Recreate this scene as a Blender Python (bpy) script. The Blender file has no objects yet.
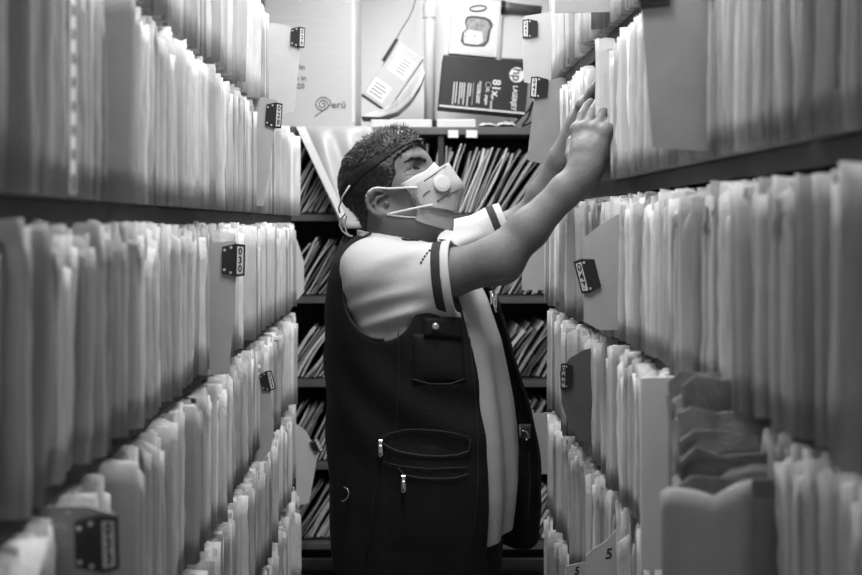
import bpy, math, random
import numpy as np
F32 = np.float32
C = bpy.context.scene.collection
FPX, VX, VY, EYE = 950.0, 400.0, 224.0, 1.5      # focal length in px, vanishing point, eye height
rnd = random.Random(7)

def P(px, py, Y):                                  # point at depth Y seen at a pixel of the photo
    return np.array([(px-VX)*Y/FPX, Y, EYE-(py-VY)*Y/FPX])

# ------------------------------------------------------------------ materials
def mat(name, col, rough=.7, var=0.0, scale=8.0, bump=0.0, bscale=60.0, island=None, objrand=None, metal=0.0,
        stretch=None, spec=.3, alpha=1.0, sss=0.0):
    m = bpy.data.materials.new(name); m.use_nodes = True
    nt = m.node_tree; N = nt.nodes; L = nt.links
    b = N['Principled BSDF']
    b.inputs['Roughness'].default_value = rough; b.inputs['Metallic'].default_value = metal
    b.inputs['Specular IOR Level'].default_value = spec
    if alpha < 1: b.inputs['Alpha'].default_value = alpha
    val = N.new('ShaderNodeValue'); val.outputs[0].default_value = col
    cur = val.outputs[0]
    def mul(a, bb):
        x = N.new('ShaderNodeMath'); x.operation = 'MULTIPLY'; L.new(a, x.inputs[0]); L.new(bb, x.inputs[1]); return x.outputs[0]
    def rng(src, lo, hi):
        x = N.new('ShaderNodeMapRange'); L.new(src, x.inputs[0]); x.inputs[3].default_value = lo; x.inputs[4].default_value = hi; return x.outputs[0]
    if island:
        g = N.new('ShaderNodeNewGeometry'); cur = mul(cur, rng(g.outputs['Random Per Island'], *island))
    if objrand:
        g = N.new('ShaderNodeObjectInfo'); cur = mul(cur, rng(g.outputs['Random'], *objrand))
    tc = N.new('ShaderNodeTexCoord'); vec = tc.outputs['Object']
    if stretch:
        mp = N.new('ShaderNodeMapping'); mp.inputs['Scale'].default_value = stretch; L.new(vec, mp.inputs[0]); vec = mp.outputs[0]
    if var:
        n = N.new('ShaderNodeTexNoise'); n.inputs['Scale'].default_value = scale; n.inputs['Detail'].default_value = 4
        L.new(vec, n.inputs['Vector']); cur = mul(cur, rng(n.outputs['Fac'], 1-var*1.6, 1+var*1.6))
    L.new(cur, b.inputs['Base Color'])
    if bump:
        n = N.new('ShaderNodeTexNoise'); n.inputs['Scale'].default_value = bscale; n.inputs['Detail'].default_value = 5
        L.new(vec, n.inputs['Vector'])
        bp = N.new('ShaderNodeBump'); bp.inputs['Strength'].default_value = bump; bp.inputs['Distance'].default_value = .004
        L.new(n.outputs['Fac'], bp.inputs['Height']); L.new(bp.outputs[0], b.inputs['Normal'])
    return m
def emit(name, s):
    m = bpy.data.materials.new(name); m.use_nodes = True
    b = m.node_tree.nodes['Principled BSDF']; b.inputs['Base Color'].default_value = (1,1,1,1)
    b.inputs['Emission Color'].default_value = (1,1,1,1); b.inputs['Emission Strength'].default_value = s
    return m
M = dict(
  cover=mat('folder_card', .58, .75, .10, 14, .25, 40, island=(.60, 1.15), objrand=(.62, 1.2)),
  paper=mat('paper_pages', .70, .8, .16, 3, .35, 8, island=(.45, 1.2), objrand=(.8, 1.1), stretch=(20, 260, 3)),
  massed=mat('massed_files', .55, .8, .18, 3, .4, 8, island=(.42, 1.2), stretch=(20, 160, 3)),
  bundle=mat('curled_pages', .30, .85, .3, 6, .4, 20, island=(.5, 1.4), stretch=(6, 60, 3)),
  backfile=mat('thin_file_card', .42, .75, .15, 20, .2, 40, objrand=(.10, 1.5)),
  card=mat('divider_card', .40, .7, .10, 18, .15, 60),
  cardlight=mat('divider_card_light', .52, .7, .06, 18, .15, 60),
  cardmid=mat('divider_card_mid', .27, .7, .10, 18, .15, 60),
  carddark=mat('divider_card_dark', .12, .7, .12, 18, .15, 60),
  cardwhite=mat('divider_card_white', .80, .6, .03, 10, .1, 40),
  black=mat('black_plastic', .012, .35, spec=.5),
  white=mat('white_label', .66, .6),
  ink=mat('black_ink', .01, .6),
  rivet=mat('rivet_steel', .6, .3, metal=.6),
  steel=mat('shelf_steel', .018, .5, .3, 12, .15, 40, spec=.4),
  steelmid=mat('shelf_lip_steel', .085, .45, .25, 14, .1, 40, spec=.4),
  wall=mat('plaster', .84, .9, .04, 3, .15, 60),
  ceil=mat('ceiling_paint', .78, .9, .03, 3),
  floor=mat('floor_tile', .22, .5, .15, 4),
  carton=mat('cardboard', .44, .8, .06, 6, .12, 30, stretch=(1, 1, 30)),
  cartonside=mat('cardboard_side', .58, .8, .05, 6),
  tonerbox=mat('black_printed_carton', .022, .45, .2, 8),
  printgrey=mat('grey_print', .5, .6),
  whitebox=mat('white_carton', .56, .55, .04, 6),
  bread=mat('printed_bread', .26, .6, .5, 60),
  crust=mat('printed_crust', .07, .6, .4, 40),
  pipe=mat('white_pvc', .70, .35, .03, 5, spec=.5),
  plastic=mat('clear_plastic_sheet', .46, .35, .16, 9, .3, 14, spec=.5, alpha=.74),
  cable=mat('black_cable', .015, .45, spec=.5),
  skin=mat('skin', .145, .58, .16, 24, .25, 130, spec=.3),
  eye=mat('eyeball', .25, .2, spec=.6), iris=mat('iris', .01, .15, spec=.8),
  hair=mat('hair', .010, .42, .3, 60, .9, 160, spec=.5),
  strand=mat('hair_strands', .026, .42, island=(.08, 3.0), spec=.7),
  brow=mat('eyebrow_hair', .018, .6, .3, 60, .6, 200),
  vest=mat('vest_cloth', .0078, .78, .25, 9, .35, 220, spec=.28),
  seam=mat('vest_seam', .022, .7, spec=.3),
  shirt=mat('white_shirt_cloth', .47, .85, .04, 6, .2, 300, spec=.2),
  stripe=mat('dark_rib_knit', .025, .85, .2, 60, .3, 300),
  trousers=mat('trouser_cloth', .010, .85, .2, 10, .3, 200),
  shoe=mat('shoe_leather', .02, .4),
  mask=mat('mask_fabric', .41, .8, .04, 20, .25, 240),
  maskin=mat('inner_mask_fabric', .50, .8, .03, 20, .2, 240),
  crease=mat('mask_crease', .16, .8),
  valve=mat('valve_plastic', .62, .4, spec=.5),
  strap=mat('white_elastic', .74, .7),
  band=mat('black_elastic', .008, .7, .2, 30, .3, 300),
  chrome=mat('chrome', .75, .22, metal=1.0),
  fixture=mat('lamp_housing', .7, .5),
)
# ------------------------------------------------------------------ meshes
def mk(name, v, f, m, parent=None, loc=(0,0,0), smooth=False, mats=None):
    """v, f in the object's own frame; f is a list of tuples or an (n,4) array"""
    me = bpy.data.meshes.new(name)
    v = np.asarray(v, dtype=F32)
    if isinstance(f, np.ndarray):
        n = len(f); k = f.shape[1]
        me.vertices.add(len(v)); me.vertices.foreach_set('co', v.ravel())
        me.loops.add(n*k); me.loops.foreach_set('vertex_index', f.astype(np.int32).ravel())
        me.polygons.add(n); me.polygons.foreach_set('loop_start', np.arange(0, n*k, k, dtype=np.int32))
        me.polygons.foreach_set('loop_total', np.full(n, k, dtype=np.int32))
        me.update(calc_edges=True); me.validate()
    else:
        me.from_pydata(v.tolist(), [], f)
    if smooth: me.polygons.foreach_set('use_smooth', np.ones(len(me.polygons), dtype=bool))
    me.materials.append(m); me.update()
    return link(name, me, parent, loc)
def link(name, me, parent=None, loc=(0,0,0)):
    o = bpy.data.objects.new(name, me); C.objects.link(o); o.location = loc
    if parent is not None: o.parent = parent
    return o
def tag(o, label, cat, group=None, kind=None):
    o['label'] = label; o['category'] = cat
    if group: o['group'] = group
    if kind: o['kind'] = kind
    return o
def struct(o): o['kind'] = 'structure'; return o
def empty(name, loc, label, cat, group=None, rot=None):
    o = bpy.data.objects.new(name, None); C.objects.link(o); o.location = loc; o.empty_display_size = .05
    if rot is not None: o.rotation_euler = rot
    return tag(o, label, cat, group)
class G:                                            # a growing shape
    def __init__(s): s.v = []; s.f = []
    def add(s, v, f):
        n = len(s.v); s.v += [tuple(map(float, p)) for p in v]; s.f += [tuple(int(i)+n for i in q) for q in f]; return s
    def box(s, lo, hi):
        x0,y0,z0 = lo; x1,y1,z1 = hi
        return s.add([(x0,y0,z0),(x1,y0,z0),(x1,y1,z0),(x0,y1,z0),(x0,y0,z1),(x1,y0,z1),(x1,y1,z1),(x0,y1,z1)],
                     [(0,3,2,1),(4,5,6,7),(0,1,5,4),(1,2,6,5),(2,3,7,6),(3,0,4,7)])
    def rbox(s, lo, hi, r=.003):                    # box with chamfered edges
        lo = np.array(lo, float); hi = np.array(hi, float); r = min(r, .45*min(hi-lo))
        vs = []; idx = {}
        for c in range(8):
            sg = [(c>>k)&1 for k in range(3)]
            for ax in range(3):
                p = [hi[k]-r if sg[k] else lo[k]+r for k in range(3)]; p[ax] = hi[ax] if sg[ax] else lo[ax]
                idx[(tuple(sg), ax)] = len(vs); vs.append(p)
        fs = []
        for ax in range(3):
            a, b = [k for k in range(3) if k != ax]
            for sd in (0, 1):
                q = []
                for (i, j) in ((0,0),(1,0),(1,1),(0,1)):
                    sg = [0]*3; sg[ax] = sd; sg[a] = i; sg[b] = j; q.append(idx[(tuple(sg), ax)])
                fs.append(q)
            for i in (0, 1):
                for j in (0, 1):
                    s0 = [0]*3; s1 = [0]*3; s0[ax] = 0; s1[ax] = 1
                    for z in (s0, s1): z[a] = i; z[b] = j
                    fs.append([idx[(tuple(s0), a)], idx[(tuple(s1), a)], idx[(tuple(s1), b)], idx[(tuple(s0), b)]])
        for c in range(8):
            sg = tuple((c>>k)&1 for k in range(3)); fs.append([idx[(sg, k)] for k in range(3)])
        cen = (lo+hi)/2; out = []
        for q in fs:
            p = [np.array(vs[i]) for i in q]
            nrm = np.cross(p[1]-p[0], p[2]-p[0])
            out.append(q if np.dot(nrm, sum(p)/len(p)-cen) > 0 else q[::-1])
        return s.add(vs, out)
    def tube(s, path, r, n=8, flat=None):
        path = [np.array(p, float) for p in path]; rs = r if hasattr(r, '__len__') else [r]*len(path)
        up = np.array([0.13, .21, .97]); rings = []; vs = []; fs = []
        for i, p in enumerate(path):
            t = path[min(i+1, len(path)-1)]-path[max(i-1, 0)]; t = t/(np.linalg.norm(t)+1e-12)
            a = np.cross(t, up); 
            if np.linalg.norm(a) < 1e-3: a = np.cross(t, [1,0,0])
            a /= np.linalg.norm(a); b = np.cross(a, t); up = b
            for k in range(n):
                w = 2*math.pi*k/n; vs.append(p+rs[i]*(a*math.cos(w)+b*math.sin(w)))
        for i in range(len(path)-1):
            for k in range(n):
                k2 = (k+1) % n; fs.append((i*n+k, i*n+k2, (i+1)*n+k2, (i+1)*n+k))
        fs.append(tuple(range(n))[::-1]); fs.append(tuple((len(path)-1)*n+k for k in range(n)))
        fs = [q[::-1] for q in fs]
        return s.add(vs, fs)
    def disc(s, c, axis, r, h, n=20, dome=0.0):     # a short cylinder along axis
        c = np.array(c, float); axis = np.array(axis, float); axis /= np.linalg.norm(axis)
        a = np.cross(axis, [.3,.2,.9]); a /= np.linalg.norm(a); b = np.cross(axis, a)
        prof = [(r, 0), (r, h*.8), (r*.92, h)] + ([(r*.6, h+dome*.7)] if dome else [])
        vs = []; fs = []
        for (rr, hh) in prof:
            for k in range(n):
                w = 2*math.pi*k/n; vs.append(c+axis*hh+rr*(a*math.cos(w)+b*math.sin(w)))
        for i in range(len(prof)-1):
            for k in range(n):
                k2 = (k+1) % n; fs.append((i*n+k, i*n+k2, (i+1)*n+k2, (i+1)*n+k))
        m = len(prof)-1; vs.append(c+axis*(h+dome)); vs.append(c)
        t = len(vs)-2
        for k in range(n):
            k2 = (k+1) % n; fs.append((m*n+k, m*n+k2, t)); fs.append((k2, k, t+1))
        return s.add(vs, fs)
    def sphere(s, c, r, n=14, mth=9):
        c = np.array(c, float); vs = [c+(0,0,r)]; fs = []
        for i in range(1, mth):
            th = math.pi*i/mth
            for k in range(n):
                w = 2*math.pi*k/n; vs.append(c+r*np.array([math.sin(th)*math.cos(w), math.sin(th)*math.sin(w), math.cos(th)]))
        vs.append(c-(0,0,r)); e = len(vs)-1
        for k in range(n):
            k2 = (k+1) % n; fs.append((0, 1+k, 1+k2)); fs.append((e, 1+(mth-2)*n+k2, 1+(mth-2)*n+k))
            for i in range(mth-2): fs.append((1+i*n+k, 1+(i+1)*n+k, 1+(i+1)*n+k2, 1+i*n+k2))
        return s.add(vs, fs)
    def slab(s, top, thick):                        # grid of points (n,m,3) given a thickness along its normals
        A = np.asarray(top, float); n, m = A.shape[:2]
        du = np.gradient(A, axis=0); dv = np.gradient(A, axis=1); N = np.cross(du, dv); N /= (np.linalg.norm(N, axis=2, keepdims=True)+1e-12)
        B = A-N*thick; vs = np.concatenate([A.reshape(-1,3), B.reshape(-1,3)]); o = n*m; fs = []
        for i in range(n-1):
            for j in range(m-1):
                a, b, c, d = i*m+j, (i+1)*m+j, (i+1)*m+j+1, i*m+j+1
                fs += [(a,b,c,d), (o+d,o+c,o+b,o+a)]
        for i in range(n-1):
            a, b = i*m, (i+1)*m; fs.append((b, a, o+a, o+b)); a, b = i*m+m-1, (i+1)*m+m-1; fs.append((a, b, o+b, o+a))
        for j in range(m-1):
            a, b = j, j+1; fs.append((a, b, o+b, o+a)); a, b = (n-1)*m+j, (n-1)*m+j+1; fs.append((b, a, o+a, o+b))
        return s.add(vs, fs)
    def move(s, R=None, t=(0,0,0)):
        A = np.array(s.v); 
        if R is not None: A = A @ np.array(R).T
        s.v = [tuple(p) for p in A+np.array(t)]; return s
    def obj(s, name, m, parent=None, loc=(0,0,0), smooth=False, origin=None):
        v = np.array(s.v, float)
        if origin is not None: v = v-np.array(origin); 
        if origin is not None and parent is None: loc = origin
        return mk(name, v, s.f, m, parent, loc, smooth)
def text_mesh(txt, size, extrude=.0004, align='CENTER', space=1.0, line=1.0, bold=.012):
    cu = bpy.data.curves.new('lettering', 'FONT'); cu.body = txt; cu.size = size; cu.extrude = extrude
    cu.align_x = align; cu.align_y = 'CENTER'; cu.space_character = space; cu.space_line = line; cu.resolution_u = 3; cu.offset = bold*size
    o = bpy.data.objects.new('lettering', cu); C.objects.link(o)
    bpy.context.view_layer.update()
    me = bpy.data.meshes.new_from_object(o.evaluated_get(bpy.context.evaluated_depsgraph_get()))
    v = np.array([p.co[:] for p in me.vertices]); f = [tuple(p.vertices) for p in me.polygons]
    bpy.data.objects.remove(o); bpy.data.curves.remove(cu); bpy.data.meshes.remove(me)
    return v, f
def put_text(name, txt, size, m, parent, origin, xa, ya, **k):
    """lettering with its baseline along xa and its up along ya, at origin, in the parent's frame"""
    v, f = text_mesh(txt, size, **k)
    xa = np.array(xa, float); ya = np.array(ya, float); xa /= np.linalg.norm(xa); ya /= np.linalg.norm(ya); za = np.cross(xa, ya)
    w = np.array(origin)+v[:,:1]*xa+v[:,1:2]*ya+v[:,2:3]*za
    return mk(name, w, f, m, parent)
# ------------------------------------------------------------------ room
YB = 4.25
def wall(name, lo, hi, m): return struct(G().box(lo, hi).obj(name, m, origin=((lo[0]+hi[0])/2, (lo[1]+hi[1])/2, lo[2])))
wall('floor', (-1.5,-1.3,-.1), (1.6,YB+.1,0), M['floor'])
wall('ceiling', (-1.5,-1.3,2.75), (1.6,YB+.1,2.85), M['ceil'])
wall('wall_back', (-1.5,YB,0), (1.6,YB+.1,2.75), M['wall'])
wall('wall_front', (-1.5,-1.4,0), (1.6,-1.3,2.75), M['wall'])
wall('wall_left', (-1.6,-1.3,0), (-1.5,YB+.1,2.75), M['wall'])
wall('wall_right', (1.6,-1.3,0), (1.7,YB+.1,2.75), M['wall'])

# ------------------------------------------------------------------ the two racks
XL, XR = -.38, .44
LROWS = [EYE+z for z in (.32, .029, -.285, -.604, -.92, -1.23)]
RROWS = [EYE+z for z in (.415, .092, -.231, -.53, -.83, -1.13)]
LEND, REND = 3.46, 2.80
NEAR = .45
def rack(name, label, rows, xf, sgn, yend, top, short=None):
    r = empty(name, (xf+sgn*.2, (NEAR+yend)/2, 0), label, 'shelving rack')
    org = np.array(r.location)
    x0, x1 = sorted((xf+sgn*.018, xf+sgn*.36))
    for i, z in enumerate(rows+[top]):
        ye = short if (short and (i == 0 or i == len(rows))) else yend
        g = G().rbox((x0, NEAR, z-.010), (x1, ye, z-.001), .001)
        a, b = sorted((xf+sgn*.016, xf+sgn*.022)); g.rbox((a, NEAR, z-.030), (b, ye, z-.0005), .001)
        g.obj('shelf', M['steel'], r, origin=org)
    for y in (NEAR, (NEAR+yend)/2, yend-.03):
        for x in (xf+sgn*.04, xf+sgn*.34):
            g = G().rbox((x-.018, y, 0), (x+.018, y+.03, top if (not short or y < short) else rows[0]-.02), .002)
            g.obj('upright', M['steel'], r, origin=org)
    a, b = sorted((xf+sgn*.36, xf+sgn*.364))
    G().box((a, NEAR, .1), (b, yend, rows[0]-.03)).obj('back_panel', M['steel'], r, origin=org)
    return r
rack('shelving_rack', 'dark steel shelving rack along the left side of the aisle', LROWS, XL, -1, LEND, EYE+.64, short=2.76)
rack('shelving_rack', 'dark steel shelving rack along the right side of the aisle', RROWS, XR, 1, REND, EYE+.74)

# ------------------------------------------------------------------ paper file folders
_q = {}
def slabq(nu, nw):
    if (nu, nw) not in _q:
        o = nu*nw; f = []
        for i in range(nu-1):
            for j in range(nw-1):
                a, b, c, d = i*nw+j, (i+1)*nw+j, (i+1)*nw+j+1, i*nw+j+1
                f += [(a,b,c,d), (o+d,o+c,o+b,o+a)]
        for i in range(nu-1):
            a, b = i*nw, (i+1)*nw; f.append((b,a,o+a,o+b)); a, b = a+nw-1, b+nw-1; f.append((a,b,o+b,o+a))
        for j in range(nw-1):
            a, b = j, j+1; f.append((a,b,o+b,o+a)); a, b = (nu-1)*nw+j, (nu-1)*nw+j+1; f.append((b,a,o+a,o+b))
        _q[(nu, nw)] = np.array(f, dtype=np.int32)[:, ::-1]
    return _q[(nu, nw)]
NP = np.random.default_rng(11)
def sheet(v0, t, h, u0, rag, curl, bend, nu, nw, ear=0.0, wav=0.0):
    uu = np.array([0,.006,.02,.06,.13,.23][:nu] if nu == 6 else np.linspace(0, 1, nu)**1.6*.23)
    ww = np.linspace(0, 1, nw)**.85
    U, W = np.meshgrid(uu, ww, indexing='ij')
    e = np.exp(-U/.015)
    ph = NP.uniform(0, 6.3, 3)
    front = u0+rag*(np.sin(W*4+ph[0])*.30+np.sin(W*23+ph[1])*.10)+NP.normal(0, rag*.22, (1, nw))
    Uo = U+front*np.exp(-U/.05)
    hh = h*(1+NP.normal(0, .004, (nu, 1)))-ear*np.exp(-U/.018)
    Wo = W*hh+ .0015*np.sin(U*60+ph[2])*W
    top = np.clip((W-.80)/.20, 0, 1)**2
    Vv = v0+bend[0]*W**2+bend[1]*np.sin(W*3.14)+curl*top*(.35+.65*np.exp(-U/.05))+wav*.45*e*np.sin(W*5+ph[1])
    A = np.stack([Uo, Vv-t/2, Wo], -1).reshape(-1, 3); B = np.stack([Uo, Vv+t/2, Wo], -1).reshape(-1, 3)
    return np.concatenate([A, B])
def folder(T, h, fine=True):
    nu, nw = (6, 9) if fine else (4, 6)
    bend = (NP.normal(0, .004), NP.normal(0, .0016))
    cov = []; pap = []
    cc = NP.normal(0, .004)
    tcov = .0012
    for k, v in enumerate((tcov, T-tcov)):
        cov.append(sheet(v, tcov, h*NP.uniform(.985, 1.0), NP.normal(-.001, .003), .0018, cc+NP.normal(0, .006)*(NP.random() < .5), bend, nu, nw,
                         ear=abs(NP.normal(0, .016))*(NP.random() < .5), wav=NP.normal(0, .002)))
    n = int(np.clip(T/.0032, 2, 9)) if fine else int(np.clip(T/.0042, 1, 6))
    for i in range(n):
        t = (T-.004)/n
        pap.append(sheet(.002+t*(i+.5), max(.0006, t*NP.uniform(.22, .72)), h*NP.uniform(.90, 1.0), NP.normal(.004, .0085), .0042,
                         cc+NP.normal(0, .003)+(NP.normal(0, .016) if NP.random() < .3 else 0), bend, nu, nw, ear=abs(NP.normal(0, .014))*(NP.random() < .5), wav=NP.normal(0, .0016)))
    q = slabq(nu, nw); k = 2*nu*nw
    def join(l): return np.concatenate(l), np.concatenate([q+i*k for i in range(len(l))])
    return join(cov), join(pap)
PROTO = []
for T in (.008, .010, .012, .014, .016, .018, .021, .024, .028, .033):
    for rep in range(4):
        (cv, cf), (pv, pf) = folder(T, .283)
        def me(n, v, f, m):
            o = mk(n, v, f, m, smooth=False); x = o.data; bpy.data.objects.remove(o); return x
        PROTO.append((T, me('folder_cover', cv, cf, M['cover']), me('papers', pv, pf, M['paper'])))
BIGGAP = (2.045, 2.215)                            # where the man has parted the files
cand = []
CARDS = [('L',0,2.775),('L',1,2.47),('L',2,1.88),('L',3,1.06),('L',3,2.56),('L',4,3.44),('R',0,2.74),('R',0,1.98),('R',1,2.6),('R',1,1.345),('R',2,1.90),('R',3,2.17),('R',3,1.375),('R',4,1.92),('R',4,2.12)]
def fill(side, row, z, y0, y1):
    y = y0; drift = 0.0
    while y < y1:
        T, a, b = PROTO[int(NP.integers(0, 24))] if NP.random() < .72 else PROTO[int(NP.integers(24, len(PROTO)))]
        if y+T > y1+.004: break
        u = float(np.clip(NP.normal(.0, .0085), -.019, .019))
        if NP.random() < .08: u += NP.choice([-.014, .022])
        drift = .93*drift+float(NP.normal(0, .010))
        if any(side == a and row == b and 0 < yc-y < .26 for a, b, yc in CARDS): u = max(u, .001)*.5
        if side == 'R' and row == 1 and 1.84 < y < 2.05: u = abs(u)*.6+.002
        hs = float(np.clip(NP.normal(1.0, .018), .93, 1.022))
        if (side, row) == ('R', 1) and y+T > BIGGAP[0] and y < BIGGAP[1]: u = .10+float(NP.normal(0, .004)); drift = 0
        cand.append([side, row, y, T, u, drift*.55, hs, z, a, b]); y += T+.0010+float(abs(NP.normal(0, .0028)))
for r, z in enumerate(LROWS):
    fill('L', r, z, .70, 2.74 if r == 0 else LEND-.02)
for r, z in enumerate(RROWS):
    fill('R', r, z, .70, REND-.02)
def area(c):
    side, row, y, T, u, d, hs, z = c[:8]; X = XL if side == 'L' else XR
    X = abs(X); w = FPX*X*(1/y-1/(y+T))
    px = VX+FPX*(XL if side == 'L' else XR)/y
    t = VY-FPX*(z+.283*hs-EYE)/y; b = VY-FPX*(z-EYE)/y
    vis = max(0, min(b, 575)-max(t, 0))
    if px < 0 or px > 862: return 0 if (px < -60 or px > 920) else .0001
    if side == 'R' and row == 1 and 2.04 < y < 2.22: return 0.001
    return w*vis
for c in cand: c.append(area(c))
order = sorted(range(len(cand)), key=lambda i: -cand[i][10])
IND = set(i for i in order[:300])
ORD = ['top', 'second', 'third', 'fourth', 'fifth', 'sixth']
ROWN = {(sd, k): "the %s rack's %s shelf" % ('left' if sd == 'L' else 'right', ORD[k]) for sd in 'LR' for k in range(6)}
CUT = {('L',0):[(2.0,'')], ('L',1):[(1.4,''), (2.46,'')], ('L',2):[(1.87,'')], ('L',3):[(1.05,''), (2.54,'')],
       ('R',1):[(1.35,'')], ('R',2):[(1.92,'')], ('R',3):[(1.39,''), (2.2,'')], ('R',4):[(1.93,'')]}
SEG = {('L',0):['on %s, nearer half','on %s, farther half'],
       ('L',1):['on %s, blurred near end','on %s, nearer than tag 028','on %s, beyond tag 028'],
       ('L',2):['on %s, nearer than tag 030','on %s, beyond tag 030'],
       ('L',3):['on %s, nearer than tag 033','on %s, between tags 033 and 032','on %s, beyond tag 032'],
       ('R',1):['on %s, nearer than the wide grey card','on %s, beyond the wide grey card'],
       ('R',2):['on %s, nearer than tag 047','on %s, beyond tag 047'],
       ('R',3):['on %s, nearer than the white card','on %s, between white and dark cards','on %s, beyond the dark card'],
       ('R',4):['on %s, nearer than the card marked 5','on %s, beyond the card marked 5']}
massv = []; massf = []; mo = 0
keepout = []                                        # filled below by dividers that need room
for i, c in enumerate(cand):
    side, row, y, T, u, lean, hs, z, a, b, ar = c
    X = XL if side == 'L' else XR
    px = VX+FPX*X/y; t = VY-FPX*(z+.3-EYE)/y; bt = VY-FPX*(z-EYE)/y
    if i in IND and ar > 0:
        o = link('file_folder', a, None)
        pp = link('papers', b, o)
        s = 1 if side == 'R' else -1
        o.location = (X+s*u, y if s > 0 else y+T, z+.001); o.rotation_euler = (lean*s, 0, 0 if s > 0 else math.pi)
        o.scale = (1, 1, hs)
        k = sum(1 for (q, _) in CUT.get((side, row), []) if y > q)
        seg = SEG.get((side, row), ['on %s'])
        lab = 'worn paper file '+seg[min(k, len(seg)-1)] % ROWN[(side, row)]
        tag(o, lab, 'folder', 'files '+seg[min(k, len(seg)-1)] % ROWN[(side, row)])
    else:
        if t > 760 or bt < -260: continue
        (cv, cf), (pv, pf) = folder(T, .283*hs, fine=False)
        v = np.concatenate([cv, pv]); f = np.concatenate([cf, pf+len(cv)])
        v[:,1] += -lean*v[:,2]*(1 if side == 'R' else -1)
        if side == 'R': w = np.stack([X+u+v[:,0], y+v[:,1], z+.001+v[:,2]], -1)
        else: w = np.stack([X-u-v[:,0], y+T-v[:,1], z+.001+v[:,2]], -1)
        massv.append(w); massf.append(f+mo); mo += len(w)
ms = mk('packed_file_folders', np.concatenate(massv), np.concatenate(massf), M['massed'])
tag(ms, 'tightly packed rows of worn paper files filling the farther racks', 'folders', kind='stuff')

# column of written marks down the spine of one near file
best = min((o for o in C.objects if o.name.startswith('file_folder') and o.location.x < 0 and abs(o.location.z-LROWS[1]) < .01), key=lambda o: abs(o.location.y-1.04))
st = mk('spine_label', *(lambda g: (g.v, g.f))(G().box((-.016, -.001, .002), (-.0150, .019, .268))), M['cover'], best)
for k in range(7): G().box((-.0166, .005, .040+.026*k), (-.0159, .012, .051+.026*k)).obj('written_mark', M['ink'], st)
G().box((-.0166, .004, .004), (-.0159, .014, .024)).obj('written_mark', M['ink'], st)
best['label'] = "paper file with a column of marks on its spine, the left rack's second shelf"; del best['group']
# ------------------------------------------------------------------ divider cards with index tags
def divider(label, poly, Y, m, thick=.0022, tagspec=None, write=None, bend=0.0, name='index_divider'):
    """poly: outline in photo pixels taken at depth Y; the card stands across the shelf"""
    pts = [P(x, y, Y) for x, y in poly]; org = np.array([sum(p[0] for p in pts)/len(pts), Y, min(p[2] for p in pts)])
    n = len(pts); v = [p-org for p in pts]+[p-org+np.array([0, thick, 0]) for p in pts]
    f = [tuple(range(n)), tuple(range(2*n-1, n-1, -1))]+[((i+1) % n, i, n+i, n+(i+1) % n) for i in range(n)]
    o = mk(name, v, f, m, None, org); tag(o, label, 'divider')
    if tagspec:
        cx, cy, w, h, s, digits, roll = tagspec      # px centre, width and height of the clip; s=+1: strip on its right edge
        c = P(cx, cy, Y)-org+np.array([0, -.003, 0]); k = Y/FPX; W = w*k; H = h*k
        ca, sa = math.cos(roll), math.sin(roll); R = np.array([[ca,0,sa],[0,1,0],[-sa,0,ca]])
        body = G(); b = W*.16
        # trapezoid plate gripping the card
        prof = [(-s*W*.5, -H*.40), (-s*W*.5, H*.40), (s*b, H*.5), (s*b, -H*.5)]
        if s < 0: prof = prof[::-1]
        n = 4; vs = [(x, -.003, z) for x, z in prof]+[(x, .008, z) for x, z in prof]
        body.add(vs, [(0,1,2,3)[::-1] if False else (0,1,2,3), (7,6,5,4)]+[((i+1)%n, i, n+i, n+(i+1)%n) for i in range(n)])
        # angled plate that carries the number
        x0, x1 = s*b*.96, s*W*.56
        a = [(x0, -.0045, -H*.5), (x0, -.0045, H*.5), (x1, .0005, H*.47), (x1, .0005, -H*.47)]
        if s < 0: a = a[::-1]
        vs = a+[(x, y+.006, z) for x, y, z in a]
        body.add(vs, [(0,1,2,3), (7,6,5,4)]+[((i+1)%n, i, n+i, n+(i+1)%n) for i in range(n)])
        body.move(R, c); t = body.obj('tag_clip', M['black'], o)
        dx = (x1-x0); sl = np.array([dx, .005, 0]); sl /= np.linalg.norm(sl); nn = np.cross(sl, [0,0,1]); nn = nn if nn[1] < 0 else -nn
        mid = np.array([(x0+x1)/2, -.002, 0])+nn*.0004
        q = [mid-sl*abs(dx)*.36+np.array([0,0,-H*.42]), mid-sl*abs(dx)*.36+np.array([0,0,H*.42]), mid+sl*abs(dx)*.36+np.array([0,0,H*.40]), mid+sl*abs(dx)*.36+np.array([0,0,-H*.40])]
        if s < 0: q = q[::-1]
        g = G().add(q+[p+(-nn)*.0006 for p in q], [(0,1,2,3), (7,6,5,4)]+[((i+1)%4, i, 4+i, 4+(i+1)%4) for i in range(4)])
        g.move(R, c).obj('label_strip', M['white'], t)
        xa = np.array([abs(sl[0]), sl[1]*(1 if sl[0] > 0 else -1), 0])
        tx, tf = text_mesh(digits, H*.27, .0002, line=1.0)
        for kk, ch in enumerate(digits):
            tx, tf = text_mesh(ch, H*.29, .0002, bold=.03)
            w3 = mid+nn*.0006+tx[:,:1]*xa*.8+tx[:,1:2]*np.array([0,0,1.0])+np.array([0,0,H*(.26-.26*kk)])+tx[:,2:3]*nn
            mk('numeral', w3 @ R.T+c, tf, M['ink'], t)
        for (rx, rz) in ((-.38*s,.30), (-.08*s,.38), (-.38*s,-.30), (-.08*s,-.38)):
            G().disc((s*rx*W, -.003, rz*H), (0,-1,0), W*.065, .001, 12).move(R, c).obj('rivet', M['rivet'], t)
    if write:
        for txt, wx, wy, size in write:
            put_text('handwritten_mark', txt, size*Y/FPX, M['ink'], o, P(wx, wy, Y)-org+np.array([0,-.0006,0]), (1,0,.12), (.12,0,1), extrude=.0003)
    return o
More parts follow.
